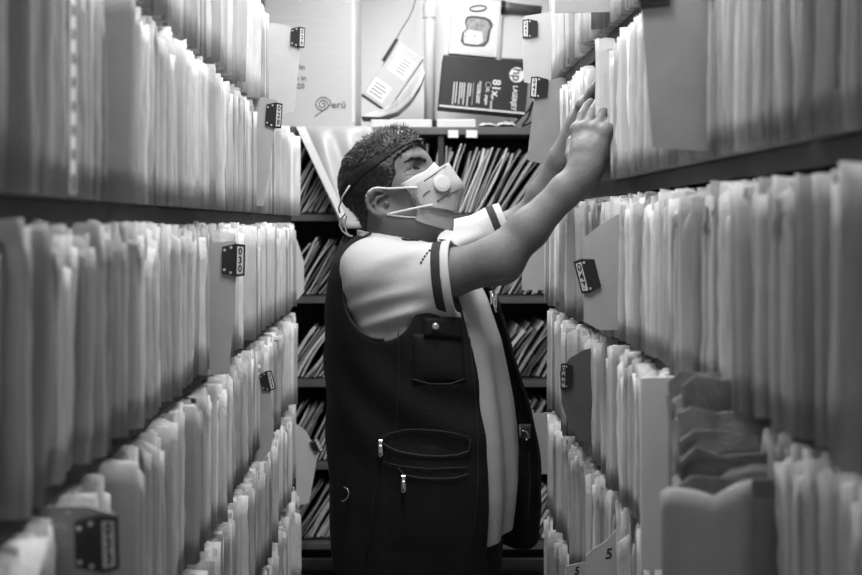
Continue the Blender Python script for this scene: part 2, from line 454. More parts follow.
divider('cream divider card with black tag 026 at the end of the left top shelf', [(268,24),(274,23),(284,25),(300,30),(301,38),(294,112),(268,120)], 2.775, M['cardlight'], tagspec=(297.5,37.5,13,21,1,'026',.04))
divider('grey divider card with black tag 028 on the left rack below the cream one', [(240,98),(262,97),(277,100),(276,118),(264,206),(240,206)], 2.47, M['card'], tagspec=(273.5,115.5,15,26,1,'028',.06))
divider('grey divider card with black tag 030 on the eye-level left shelf', [(196,244),(236,241),(237,262),(229,374),(196,376)], 1.88, M['card'], tagspec=(233,260,21,33,1,'030',.02))
divider('grey divider card with small black tag 032 low on the left rack', [(252,368),(262,368),(271,394),(274,425),(271,449),(262,462),(252,462)], 2.56, M['card'], tagspec=(267,381,12,20,1,'032',-.22))
divider('dark grey divider card with large black tag 033 at bottom left', [(30,507),(88,506),(114,514),(113,600),(30,600)], 1.06, M['card'], tagspec=(96,543,39,56,1,'033',-.03))
divider('cream card with tiny black tag at the far low end of the left rack', [(296,424),(305,430),(318,452),(314,476),(309,503),(296,506)], 3.44, M['cardlight'], tagspec=(316,446,9,15,1,'034',-.5))
divider('rounded grey card at the far end of the eye-level left shelf', [(290,236),(297,240),(304,262),(304,292),(297,300),(290,302)], 3.43, M['cardlight'])
divider('grey divider card with black tag 043 at the far end of the right top shelf', [(522,40),(524,16),(544,13),(556,10),(556,84),(532,84),(524,82)], 2.74, M['cardlight'], tagspec=(530.5,29,14,19,-1,'043',0))
divider('big grey divider card with black tag 045 above the far arm', [(536,84),(560,77),(572,80),(574,168),(548,165),(527,160)], 2.60, M['cardmid'], tagspec=(539.5,88,16,22,-1,'045',.06))
divider('wide plain grey card on the top shelf of the right rack', [(555,-30),(625,-30),(625,10),(608,12),(555,13)], 1.98, M['card'])
divider('wide grey divider card with black tag at its top edge, right rack', [(641,4),(649,-6),(709,-12),(722,-12),(722,152),(700,151),(652,147)], 1.345, M['card'], tagspec=(653,-9,34,36,-1,'044',1.45))
divider('grey divider card with tilted black tag 047 on the eye-level right shelf', [(584,238),(605,222),(622,212),(630,330),(600,330),(584,322)], 1.90, M['card'], tagspec=(588,275,19,35,-1,'047',-.25))
divider('dark rounded divider card with black tag low on the right rack', [(560,372),(570,358),(584,350),(600,346),(600,446),(578,441),(569,424),(562,405)], 2.17, M['carddark'], tagspec=(567,376,11,26,-1,'049',.02))
divider('bright white divider card standing tall low on the right rack', [(641,378),(690,376),(708,380),(708,570),(641,570)], 1.375, M['cardwhite'], thick=.004)
divider('grey card with a handwritten 5 low on the right rack', [(586,556),(592,550),(606,541),(616,530),(626,528),(626,620),(586,620)], 1.92, M['card'], write=[('5',609,554,15)])
divider('small grey card with a handwritten 5 near the bottom of the right rack', [(566,566),(584,562),(596,562),(596,640),(566,640)], 2.12, M['card'], write=[('5',577,571,11)])
divider('plain grey end card hanging at the far end of the right rack, upper', [(522,250),(527,240),(556,240),(556,290),(522,290)], 2.92, M['card'])
divider('plain grey end card hanging at the far end of the right rack, lower', [(523,418),(530,414),(556,412),(556,474),(523,474)], 2.92, M['card'])

# bulging bundle behind a torn grey cover card, close to the camera on the right rack
def bundle():
    Y0 = 1.10; org = P(705, 600, Y0)
    e = empty('document_bundle', org, 'bulging bundle of curled papers behind a torn grey card, lower right', 'bundle')
    top = [(662,492),(672,489),(686,490),(700,492),(713,496),(722,490),(736,483),(752,480)]
    A = np.zeros((len(top), 9, 3))
    for i, (x, y) in enumerate(top):
        xb = 662+(752-662)*(i/(len(top)-1))
        for j in range(9):
            q = P(x*(1-j/8)+xb*j/8, y*(1-j/8)+640*j/8, Y0); q[1] += .006*math.sin(i*.9)*(1-j/9); A[i, j] = q-org
    G().slab(A[:, ::-1], .0025).obj('cover_card', M['card'], e, smooth=True)
    g = G(); rr = np.random.default_rng(5)
    for k in range(30):
        Yk = Y0+.012+k*.0065; xl = .327+.0017*k+rr.normal(0, .004); ztop = EYE-.305+.08*min(1, k/14)+rr.normal(0, .014)
        nx = 7; A = np.zeros((nx, 7, 3)); cu = rr.normal(0, .016)
        for i in range(nx):
            for j in range(7):
                w = j/6; x = xl+(.60-xl)*(i/(nx-1))**1.5
                z = 1.0+(ztop-1.0+rr.normal(0, .0045)*(j == 6))*w; z -= (.010*math.exp(-i*1.2))*(j == 6)
                A[i, j] = np.array([x+rr.normal(0,.0008), Yk+cu*w**5+.004*math.sin(i*.8+k)*w, z])-org
        g.slab(A, .0016)
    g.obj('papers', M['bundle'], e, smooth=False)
bundle()

# ------------------------------------------------------------------ the shelf unit at the far end
YS = 3.77
ks = YS/FPX
def zs(py): return EYE-(py-VY)*ks
def xs_(px): return (px-VX)*ks
LIPS = [131, 217.5, 299.5, 383, 465.5, 545]
un = empty('shelf_unit', (xs_(420), YS+.17, 0), 'dark shelf unit across the far end of the aisle', 'shelf unit')
org = np.array(un.location)
for i, py in enumerate(LIPS+[628]):
    g = G().rbox((xs_(262), YS-.005, zs(py)-.016), (xs_(585), YS+.36, zs(py)+.016), .003)
    g.obj('shelf', M['steelmid'] if i == 0 else M['steel'], un, origin=org)
    G().rbox((xs_(262), YS-.010, zs(py)-.014), (xs_(585), YS-.0052, zs(py)+.010), .001).obj('shelf_lip', M['steelmid'], un, origin=org)
for px in (264, 441, 582):
    G().rbox((xs_(px)-.012, YS+.004, 0), (xs_(px)+.012, YS+.35, zs(LIPS[0])-.016), .002).obj('upright', M['steel'], un, origin=org)
G().box((xs_(262), YS+.355, .05), (xs_(585), YS+.362, zs(LIPS[0])-.016)).obj('back_panel', M['steel'], un, origin=org)
for (a, b) in ((448, 458), (466, 477), (404, 411)):
    G().rbox((xs_(a), YS-.0125, zs(138)), (xs_(b), YS-.0105, zs(130.5)), .0004).obj('shelf_label', M['white'], un, origin=org)
# leaning thin files
def thin(T, h, wob):
    nz, nx = 7, 3; A = np.zeros((nx, nz, 3))
    for i in range(nx):
        for j in range(nz):
            w = j/(nz-1); A[i, j] = (wob*math.sin(w*3.1)+.3*wob*w*w, i/(nx-1)*.25, w*h)
    return G().slab(A, T)
TH = []
for T in (.0035, .005, .0065, .008, .011):
    for wob in (-.012, .0, .012):
        g = thin(T, .265, wob); o = g.obj('thin_file', M['backfile']); TH.append((T, o.data)); bpy.data.objects.remove(o)
rr = np.random.default_rng(3)
RN = ['top', 'second', 'third', 'fourth', 'fifth']
for i in range(5):
    zb = zs(LIPS[i+1])+.0165
    segs = [(279, 352 if i == 0 else 340, 'left of the man')]
    segs += [(424, 560, 'beyond the raised arm')] if i == 0 else [(486 if i < 3 else 505, 560, 'right of the man')]
    for (pa, pb, where) in segs:
        x = xs_(pa); x1 = xs_(pb); lean = {0: .50, 1: .52, 2: .60, 3: .45, 4: .55}[i]
        if i == 0 and pa > 400: lean = .10
        while x < x1:
            T, me = TH[int(rr.integers(0, len(TH)))]
            if i == 0 and pa > 400: lean = min(.58, lean+.016)
            L = lean+float(rr.normal(0, .035)); hs = float(rr.uniform(.80, 1.0)) if i else float(rr.uniform(.92, 1.08))
            hs *= min(1.0, .262/(.262*math.cos(L)+.001)) if False else 1
            o = link('thin_file', me); o.location = (x, YS+.012+float(rr.uniform(0, .025)), zb+T*math.sin(L)); o.rotation_euler = (0, L, 0); o.scale = (1, 1, hs)
            tag(o, f'thin worn file leaning on the {RN[i]} far shelf, {where}', 'file', f'leaning files on the {RN[i]} far shelf {where}')
            x += T/math.cos(L)+.0016+float(abs(rr.normal(0, .0022)))

# ------------------------------------------------------------------ things on top of the unit
ZT = zs(LIPS[0])+.0165
def quadbox(name, label, cat, px, Y, depth, m, yaw=0.0, group=None):
    """a carton whose front shows the four photo corners px (tl, tr, br, bl) at depth Y"""
    p = [P(x, y, Y) for x, y in px]; c = sum(p)/4
    xa = ((p[1]-p[0])+(p[2]-p[3]))/2; w = np.linalg.norm(xa); xa /= w
    za = ((p[0]-p[3])+(p[1]-p[2]))/2; za -= xa*np.dot(za, xa); h = np.linalg.norm(za); za /= h
    if yaw:
        ya = np.array([0,1.0,0]); xa = xa*math.cos(yaw)+ya*math.sin(yaw)
    ya = np.cross(za, xa); R = np.stack([xa, ya, za], 1)
    base = c-za*h/2
    g = G().rbox((-w/2, 0, 0), (w/2, depth, h), .003)
    o = g.obj(name, m); o.location = base
    import mathutils
    o.rotation_euler = mathutils.Matrix(R.tolist()).to_euler()
    tag(o, label, cat, group); return o, w, h
def patch(name, m, o, x0, x1, z0, z1, y=0.0, t=.0008):
    return G().box((x0, y-t, z0), (x1, y, z1)).obj(name, m, o)
def front_text(name, txt, size, m, o, x, z, roll=0.0, **k):
    return put_text(name, txt, size, m, o, (x, -.0012, z), (math.cos(roll), 0, math.sin(roll)), (-math.sin(roll), 0, math.cos(roll)), **k)

# tall brown carton at the left
o, w, h = quadbox('cardboard_box', 'tall brown cardboard box with a spiral logo, top of the far shelf', 'box', [(262,-45),(353,-45),(357,127),(266,127)], YS+.02, .32, M['carton'], yaw=-.04)
G().box((w/2+.0002, .004, .01), (w/2+.0012, .30, h-.01)).obj('side_panel', M['cartonside'], o)
patch('tape', M['cartonside'], o, w/2-.012, w/2-.002, .02, h)
u = lambda px: (px-311.5)*ks; z_ = lambda py: (127-py)*ks
for t, x, y, s in (('...nar', 301, 66.5, .024), ('mandarin', 293, 67, .030), ('fresh in', 297, 78, .030), ('2020', 299, 86, .030)):
    if t[0] != '.': front_text('printed_text', t, s, M['printgrey'] if False else M['steelmid'], o, u(x), z_(y))
pts = []
for k in range(70):
    a = k/69*2*math.pi*2.35; r = .0045+.029*(k/69); pts.append((u(325)+r*math.cos(-a+2.2), -.0012, z_(104.5)+r*math.sin(-a+2.2)*.95))
pts.append((u(317), -.0012, z_(116.5)))
G().tube(pts, .0018, 5).obj('spiral_logo', M['steelmid'], o)
front_text('printed_text', 'erú', .040, M['steelmid'], o, u(341), z_(105), space=1.05)
# tilted carton with two labels
o, w, h = quadbox('carton', 'small brown carton with two white labels leaning against the wall', 'box', [(399,41),(424.5,59),(386.5,110.5),(362,94)], YS+.03, .045, M['carton'])
lb = patch('shipping_label', M['white'], o, w*-.30, w*.40, h*.54, h*.86)
for k in range(5): patch('printed_line', M['steelmid'], lb, w*-.05, w*(.30-.04*(k % 3)), h*(.60+.05*k), h*(.615+.05*k), y=-.0009)
lb2 = patch('shipping_label', M['white'], o, w*-.44, w*.20, h*.06, h*.34)
for k in range(4): patch('printed_line', M['steelmid'], lb2, w*-.36, w*(.12-.06*(k % 2)), h*(.10+.055*k), h*(.115+.055*k), y=-.0009)
patch('carton_edge', M['steel'], o, -w/2, w/2, -.006, .0, y=.04, t=.04)
# curved sheaf of papers
e = empty('paper_sheaf', P(395, 124, YS+.08), 'curved sheaf of loose papers slumped against the white pipe', 'papers'); oo = np.array(e.location)
for k in range(9):
    g = G(); path = [(361+k*.6,115.5-k*.2),(380,116-k*1.0),(398,110-k*1.5),(411,98-k*1.9),(420,84-k*1.6),(424.5-k*.5,72-k*.9)]
    dense = []
    for i in range(len(path)-1):
        for t in np.linspace(0, 1, 4)[:-1]: dense.append((path[i][0]*(1-t)+path[i+1][0]*t, path[i][1]*(1-t)+path[i+1][1]*t))
    dense.append(path[-1]); A = np.zeros((len(dense), 3, 3))
    for i, (x, y) in enumerate(dense):
        for j in range(3): A[i, j] = P(x, y, YS+.01)+np.array([0, .19*j/2+.003*k, 0])-oo
    g.slab(A, .003).obj('paper_sheet', M['massed'] if k % 2 else M['paper'], e)
# the white pipe
e = empty('wall_pipe', (xs_(430), YS+.25, ZT), 'white vertical plastic pipe with a coupling and dark base', 'pipe'); oo = np.array(e.location)
Yp = YS+.25; kp = Yp/FPX; xp = (429.5-VX)*kp
G().tube([(xp-oo[0], 0, .002), (xp-oo[0], 0, 2.748-ZT)], 5.3*kp, 20).obj('pipe', M['pipe'], e, smooth=True)
for (a, b, r) in ((4, 18, 6.8), (-60, -48, 6.8)):
    za, zb_ = EYE-(b-VY)*kp-ZT, EYE-(a-VY)*kp-ZT; G().disc((xp-oo[0], 0, za), (0,0,1), r*kp, zb_-za, 24).obj('coupling', M['pipe'], e, smooth=False)
G().disc((xp-oo[0], 0, 0.0), (0,0,1), 8.6*kp, 12*kp, 24).obj('pipe_base', M['steel'], e)
# low white boxes on the shelf
o, w, h = quadbox('flat_box', 'flat white box lying on the far shelf beside the pipe', 'box', [(371,119.5),(432,119.5),(432,130),(371,130)], YS+.005, .12, M['whitebox'])
o, w, h = quadbox('flat_box', 'flat white box lying on the far shelf under the black carton', 'box', [(437,119.5),(476,119),(476,130),(437,130)], YS+.004, .16, M['whitebox'])
# black printer carton
def S(fr, to, t): return fr+(to-fr)*t
o, w, h = quadbox('toner_carton', 'black printed printer toner carton lying on its side', 'box', [(443.5,54.5),(530,62.5),(525.5,114.5),(438.5,106.5)], YS+.01, .15, M['tonerbox'])
bx = o
patch('edge_strip', M['printgrey'], o, -w/2+.002, w/2-.002, 0.0, .008)
fx = lambda t: -w/2+t*w; fz = lambda t: h*(1-t)
r90 = -math.pi/2
logo = G().disc((0,0,0), (0,-1,0), h*.145, .0009, 28).move(None, (fx(.862), 0, fz(.26))).obj('round_logo', M['white'], o)
put_text('logo_letters', 'hp', h*.25, M['tonerbox'], logo, (fx(.862), -.0016, fz(.26)), (math.cos(r90+.0),0,math.sin(r90)), (1,0,0.0), extrude=.0003)
front_text('printed_text', 'LASERJET', h*.128, M['white'], o, fx(.855), fz(.71), r90, space=.92)
front_text('printed_text', '81x', h*.22, M['white'], o, fx(.635), fz(.55), r90)
front_text('printed_text', 'HP toner', h*.075, M['white'], o, fx(.60), fz(.82), r90)
ring = [(fx(.545)+h*.05*math.cos(a), -.001, fz(.50)+h*.05*math.sin(a)) for a in np.linspace(0, 6.28, 17)]
G().tube(ring, .0011, 5).obj('ring_symbol', M['printgrey'], o)
front_text('printed_text', 'XL  pages', h*.085, M['white'], o, fx(.54), fz(.72), r90)
front_text('printed_text', 'cartridge toner', h*.07, M['white'], o, fx(.455), fz(.66), r90)
for k, (t, ln) in enumerate(((.155,.44), (.185,.40), (.225,.42), (.25,.30), (.275,.42), (.32,.44), (.345,.25), (.43,.36))):
    patch('printed_line', M['printgrey'], o, fx(t)-.0022, fx(t)+.0022, fz(.50+ln), fz(.50))
patch('printed_line', M['printgrey'], o, fx(.375), fx(.379), fz(.92), fz(.48))
# bread box above it
o, w, h = quadbox('bread_box', 'white bread carton with a printed loaf slice, leaning on the wall', 'box', [(455.5,-1),(501.5,2.5),(497.5,58),(446.5,53)], YS+.07, .06, M['whitebox'])
fx = lambda t: -w/2+t*w; fz = lambda t: h*(1-t)
def blob(name, m, pts, y):
    n = len(pts); vs = [(fx(a), y, fz(b)) for a, b in pts]+[(fx(a), y+.0006, fz(b)) for a, b in pts]
    return G().add(vs, [tuple(range(n))[::-1], tuple(range(n, 2*n))]+[(i, (i+1) % n, n+(i+1) % n, n+i) for i in range(n)]).obj(name, m, o)
sl = [(.27,.40),(.30,.31),(.40,.28),(.55,.28),(.70,.29),(.80,.33),(.86,.42),(.82,.52),(.80,.72),(.72,.82),(.50,.84),(.30,.83),(.22,.76),(.24,.60),(.32,.52)]
blob('printed_crust', M['crust'], sl, -.0012)
blob('printed_slice', M['bread'], [(.5+(a-.5)*.84+.0, .56+(b-.56)*.84) for a, b in sl], -.0018)
pl = blob('printed_face', M['whitebox'], [(.28,.60),(.36,.54),(.66,.56),(.68,.74),(.58,.80),(.30,.79)], -.0023)
for k in range(12):
    a, b = .30+.36*rnd.random(), .58+.18*rnd.random(); G().disc((fx(a), -.0023, fz(b)), (0,-1,0), .0022, .0004, 8).obj('printed_raisin', M['crust'], o)
ov = [(fx(.52)+w*.17*math.cos(a)-.0, -.0012, fz(.14)+h*.05*math.sin(a)+.15*w*.17*math.cos(a)) for a in np.linspace(0, 6.28, 21)]
G().tube(ov, .0028, 6).obj('oval_logo', M['crust'], o)
front_text('printed_text', 'PANETTONE', h*.105, M['printgrey'], o, fx(.5), fz(.935), space=1.25)
# white box and dark tube at the right
o, w, h = quadbox('white_carton', 'plain white carton standing behind the black carton', 'box', [(505,10),(532,10),(527,60),(500,58)], YS+.10, .08, M['whitebox'])
g = G().tube([P(502,7.5,YS+.09), P(512,8.2,YS+.09), P(541,11.5,YS+.09)], [.026,.0215,.0215], 18); oo = P(520,9,YS+.09)
t = g.obj('dark_tube', M['steelmid'], smooth=True, origin=oo); tag(t, 'dark rolled tube lying on top of the plain white carton', 'tube')
G().tube([P(500.5,7.3,YS+.09)-oo, P(504,7.7,YS+.09)-oo], .029, 18).obj('end_cap', M['black'], t)
# cables on the shelf
def cable(label, pts, r, Y, m, name='cable'):
    d = []
    for i in range(len(pts)-1):
        p0 = pts[max(i-1,0)]; p1 = pts[i]; p2 = pts[i+1]; p3 = pts[min(i+2, len(pts)-1)]
        for t in np.linspace(0, 1, 6)[:-1]:
            f = lambda a, b, c, e: .5*((2*b)+(-a+c)*t+(2*a-5*b+4*c-e)*t*t+(-a+3*b-3*c+e)*t**3)
            d.append((f(p0[0],p1[0],p2[0],p3[0]), f(p0[1],p1[1],p2[1],p3[1]), f(p0[2],p1[2],p2[2],p3[2])))
    d.append(pts[-1]); w = [P(a, b, Y+c) for a, b, c in d]
    o = G().tube(w, r, 6).obj(name, m, smooth=True, origin=w[0]); tag(o, label, 'cable'); return o
cable('tangled black cable heaped on the far shelf by the pipe base', [(402,131,0),(408,126,.02),(416,129,.05),(412,122,.03),(404,128,.06),(420,127,.02),(426,121,.05),(415,124,.08),(423,130,.02),(436,127,.03),(430,122,.06),(418,130,.03),(440,129,.01)], .005, YS+.01, M['cable'])
cable('looped black cable in the gap right of the black carton', [(512,127,0),(520,118,.02),(529,110,.03),(533,102,.05),(528,118,.02),(522,126,0),(534,120,.03),(538,108,.04),(531,126,.01),(515,129,0)], .0045, YS+.02, M['cable'])
cable('thin dark cord hanging down the back wall above the small carton', [(421,-60,.30),(415,2,.28),(400,32,.14),(393,45,.06)], .0022, YS+.03, M['cable'], 'hanging_cord')
cable('short black strap beside the hanging cord on the small carton', [(397,39,0),(390,50,0),(383,61,0)], .007, YS+.02, M['cable'], 'black_strap')
o = None
for k, (a, b, c, d, nm) in enumerate(((478,123,497,130,'crumpled white wrapper lying under the black carton'), (496,121,517,130,'grey cloth bundle lying under the black carton'))):
    g = G(); A = np.zeros((9, 7, 3)); r2 = np.random.default_rng(20+k)
    for i in range(9):
        for j in range(7):
            q = P(a+(c-a)*i/8, d, YS+.01+.12*j/6); q[2] = ZT+.002+(d-b)*ks*math.sin(math.pi*i/8)**.5*math.sin(math.pi*(j+.6)/7.2)*(.6+.5*r2.random()); A[i, j] = q
    oo = A[4, 0]*1.0
    x = g.slab((A-oo)[:, ::-1], .002).obj('crumpled_wrapper' if k == 0 else 'cloth_bundle', M['whitebox'] if k == 0 else M['printgrey'], None, oo, smooth=True); tag(x, nm, 'wrapper' if k == 0 else 'cloth')
# plastic sheet draped from the shelf top
A = np.zeros((15, 22, 3))
for i in range(15):
    for j in range(22):
        a = i/14; b = max(0, (j-3)/18)
        x0 = 297+(343-297)*b; x1 = 372+(398-372)*b; y = 127+(228-127)*b
        q = P(x0+(x1-x0)*a, y, YS-.018)
        if j < 3: q[1] = YS+.012-.010*j; q[2] = ZT+.003
        else: q[1] += -.05*math.sin(a*5+b*3)*b*.4-.085*b+.010*math.sin(a*17+b*2)*min(1, b*6)
        A[i, j] = q
oo = A[7, 21]*1.0
x = G().slab((A-oo)[:, ::-1], .0012).obj('plastic_sheet', M['plastic'], None, oo, smooth=True); tag(x, 'pale plastic sheet hanging from the far shelf behind the head', 'plastic sheet')
g = G(); A = np.zeros((3, 12, 3))
for i in range(3):
    for j in range(12):
        b = j/11; A[i, j] = P(296+44*b+(9-2*b)*i/2, 126.5+92*b, YS-.024-.085*b-.03*min(1, b*8))
oo = A[1, 11]*1.0
x = G().slab((A-oo)[:, ::-1], .003).obj('cardboard_flap', M['cardlight'], None, oo); tag(x, 'long pale cardboard strip slanting down in front of the plastic sheet', 'cardboard')

# ------------------------------------------------------------------ lamps
def ceiling_light(x, y, label, power, glow):
    e = empty('ceiling_light', (x, y, 2.749), label, 'ceiling light', 'tube lights over the aisle')
    G().rbox((-.09, -.62, -.05), (.09, .62, -.001), .008).obj('housing', M['fixture'], e)
    for s in (-.045, .045):
        G().tube([(s, -.58, -.072), (s, .58, -.072)], .013, 12).obj('lamp_tube', emit('tube_glow', glow), e, smooth=True)
    l = bpy.data.lights.new('tube_light', 'AREA'); l.shape = 'RECTANGLE'; l.size = .16; l.size_y = 1.15; l.energy = power
    lo = bpy.data.objects.new('tube_light', l); C.objects.link(lo); lo.location = (x, y, 2.749-.09); return e
ceiling_light(.03, 2.84, 'white tube light fixture on the ceiling over the middle of the aisle', 20, 6.0)
ceiling_light(.25, 3.58, 'added white tube light fixture, out of view, brightening the back wall', 2.6, 1.2)  # added fixture, out of view, put in to brighten the wall and top boxes
ceiling_light(.03, 1.40, 'white tube light fixture on the ceiling over the near aisle', 19, 3.5)
bpy.data.lights[-1]
wd = bpy.data.worlds.new('room_air'); bpy.context.scene.world = wd; wd.use_nodes = True
wd.node_tree.nodes['Background'].inputs[0].default_value = (1,1,1,1); wd.node_tree.nodes['Background'].inputs[1].default_value = .05

# ------------------------------------------------------------------ camera
cam = bpy.data.cameras.new('camera'); co = bpy.data.objects.new('camera', cam); C.objects.link(co)
co.location = (0, 0, EYE); co.rotation_euler = (math.pi/2, 0, 0)
cam.sensor_width = 36; cam.lens = FPX/862*36; cam.shift_x = (431-VX)/862; cam.shift_y = -(287.5-VY)/862; cam.clip_start = .05
cam.dof.use_dof = True; cam.dof.focus_distance = 2.28; cam.dof.aperture_fstop = 3.1; cam.dof.aperture_blades = 8
sc = bpy.context.scene; sc.camera = co
sc.view_settings.view_transform = 'Standard'; sc.view_settings.look = 'None'; sc.view_settings.gamma = 1; sc.view_settings.exposure = 0.55
sc.cycles.max_bounces = 8; sc.cycles.diffuse_bounces = 5; sc.cycles.transparent_max_bounces = 8
# ------------------------------------------------------------------ signed distances and their surfaces
def A3(*a): return np.array(a, dtype=np.float64)
def nrm(v): return v/np.linalg.norm(v)
def cap(p, a, b, ra, rb=None):
    rb = ra if rb is None else rb
    a = np.asarray(a, F32); b = np.asarray(b, F32); ba = b-a; q = p-a
    t = np.clip(q @ ba/float(ba @ ba), 0, 1)
    return np.sqrt(((q-t[:,None]*ba)**2).sum(1))-(ra+(rb-ra)*t)
def chain(p, pts, rs, k=.004):
    d = None
    for i in range(len(pts)-1):
        e = cap(p, pts[i], pts[i+1], rs[i], rs[i+1]); d = e if d is None else smin(d, e, k)
    return d
def ell(p, c, r):
    q = p-np.asarray(c, F32); r = np.asarray(r, F32)
    k0 = np.sqrt(((q/r)**2).sum(1)); k1 = np.sqrt(((q/r**2)**2).sum(1))+1e-9
    return k0*(k0-1)/k1
def smin(a, b, k):
    h = np.clip(.5+.5*(b-a)/k, 0, 1); return b+(a-b)*h-k*h*(1-h)
def smax(a, b, k): return -smin(-a, -b, k)
def wav(p, k):                                     # cheap smooth wobble
    x, y, z = p[:,0]*k, p[:,1]*k, p[:,2]*k
    return (np.sin(x+1.7*np.sin(y*.7+1.3*z*.5))+np.sin(y*1.1+1.5*np.sin(z*.9+2))+np.sin(z*1.2+1.6*np.sin(x*.8+4)))/3
def sdf_mesh(fn, lo, hi, h, zfine=None, margin=.012):
    B = 8
    ax = []
    for k in range(3):
        if k == 2 and zfine is not None:            # coarse below, fine above
            za, hc = zfine; a = np.concatenate([np.arange(lo[2], za, hc), np.arange(za, hi[2]+h, h)])
        else: a = np.arange(lo[k], hi[k]+h, h)
        n = (-len(a)) % B; a = np.concatenate([a, a[-1]+h*np.arange(1, n+1)]); ax.append(a.astype(F32))
    xs, ys, zs3 = ax; nb = [len(a)//B for a in ax]
    cen = [a.reshape(-1, B).mean(1) for a in ax]; half = [(a.reshape(-1, B).max(1)-a.reshape(-1, B).min(1))/2+h for a in ax]
    gx, gy, gz = np.meshgrid(*cen, indexing='ij'); hx, hy, hz = np.meshgrid(*half, indexing='ij')
    d = fn(np.stack([gx, gy, gz], -1).reshape(-1, 3).astype(F32))
    rad = np.sqrt(hx**2+hy**2+hz**2).ravel()
    act = np.abs(d) < rad*1.25+margin
    D = np.empty((len(d), B*B*B), F32); D[:] = np.where(d < 0, -1, 1)[:, None]
    ids = np.nonzero(act)[0]
    bi, bj, bk = np.unravel_index(ids, nb)
    for s in range(0, len(ids), 3000):
        i, j, k = bi[s:s+3000], bj[s:s+3000], bk[s:s+3000]
        X = xs.reshape(-1, B)[i][:, :, None, None]; Y = ys.reshape(-1, B)[j][:, None, :, None]; Z = zs3.reshape(-1, B)[k][:, None, None, :]
        X, Y, Z = np.broadcast_arrays(X, Y, Z)
        D[ids[s:s+3000]] = fn(np.stack([X, Y, Z], -1).reshape(-1, 3)).reshape(len(i), -1)
    D = D.reshape(*nb, B, B, B).transpose(0, 3, 1, 4, 2, 5).reshape(len(xs), len(ys), len(zs3))
    ins = (D < 0).view(np.uint8)
    c = np.zeros(tuple(n-1 for n in D.shape), np.uint8)
    for a in (0, 1):
        for b in (0, 1):
            for e in (0, 1): c += ins[a:a+c.shape[0], b:b+c.shape[1], e:e+c.shape[2]]
    I, J, K = np.nonzero((c > 0) & (c < 8))
    lin = (I*c.shape[1]+J)*c.shape[2]+K
    corners = {(a, b, e): D[I+a, J+b, K+e] for a in (0, 1) for b in (0, 1) for e in (0, 1)}
    acc = np.zeros((len(I), 3)); cnt = np.zeros(len(I))
    for axis in range(3):
        o = [k for k in range(3) if k != axis]
        for a in (0, 1):
            for b in (0, 1):
                c0 = [0,0,0]; c0[o[0]] = a; c0[o[1]] = b; c1 = list(c0); c1[axis] = 1
                u, v = corners[tuple(c0)], corners[tuple(c1)]; m = (u < 0) != (v < 0)
                t = np.where(m, u/(u-v+1e-12), 0)
                p = np.zeros((len(I), 3)); p[:, o[0]] = a; p[:, o[1]] = b; p[:, axis] = t
                acc += p*m[:, None]; cnt += m
    acc /= cnt[:, None]
    V = np.stack([xs[I]+acc[:,0]*(xs[I+1]-xs[I]), ys[J]+acc[:,1]*(ys[J+1]-ys[J]), zs3[K]+acc[:,2]*(zs3[K+1]-zs3[K])], -1)
    Q = []
    S = c.shape
    for axis in range(3):
        o = [(axis+1) % 3, (axis+2) % 3]
        sl0 = [slice(None)]*3; sl1 = [slice(None)]*3; sl0[axis] = slice(0, -1); sl1[axis] = slice(1, None)
        a0 = ins[tuple(sl0)]; a1 = ins[tuple(sl1)]
        E = np.stack(np.nonzero(a0 != a1), -1)
        ok = (E[:, o[0]] > 0) & (E[:, o[1]] > 0) & (E[:, o[0]] < S[o[0]]) & (E[:, o[1]] < S[o[1]]); E = E[ok]
        q = []
        for (da, db) in ((-1,-1), (0,-1), (0,0), (-1,0)):
            e = E.copy(); e[:, o[0]] += da; e[:, o[1]] += db; q.append(np.searchsorted(lin, (e[:,0]*S[1]+e[:,1])*S[2]+e[:,2]))
        q = np.stack(q, -1); fl = a0[E[:,0], E[:,1], E[:,2]] == 0; q[fl] = q[fl][:, ::-1]; Q.append(q)
    return V, np.concatenate(Q)
def march(fn, px, py, t0=1.3, t1=2.9):
    """where the sight lines through photo pixels meet a surface"""
    px = np.atleast_1d(np.asarray(px, float)); py = np.atleast_1d(np.asarray(py, float))
    d = np.stack([(px-VX)/FPX, np.ones_like(px), -(py-VY)/FPX], -1); t = np.full(len(px), t0); o = np.array([0, 0, EYE])
    for _ in range(140):
        s = fn((o+d*t[:,None]).astype(F32)); t = np.minimum(t+np.clip(s*.6, -.03, .03), t1)
    return o+d*t[:,None]

# ------------------------------------------------------------------ the man: frames and joints
YM = 2.18
th = math.radians(20); TF = A3(math.cos(th), -math.sin(th), 0); TR = A3(-math.sin(th), -math.cos(th), 0)
ph, yw = math.radians(24), math.radians(26)
HF = A3(math.cos(ph)*math.cos(yw), -math.cos(ph)*math.sin(yw), math.sin(ph)); HS = A3(-math.sin(yw), -math.cos(yw), 0); HU = np.cross(HS, HF)
HM = np.stack([HF, HS, HU]); HC = P(390.5, 181, 2.17)
def h2w(f, s, u): return HC+f*HF+s*HS+u*HU
def hat(px, py, s):                                # head coordinates of a pixel on the plane at sideways distance s
    d = A3((px-VX)/FPX, 1, -(py-VY)/FPX); o = A3(0, 0, EYE)
    t = (s-np.dot(o-HC, HS))/np.dot(d, HS); q = o+d*t-HC; return A3(q @ HF, s, q @ HU)
def hw(px, py, s): return h2w(*hat(px, py, s))
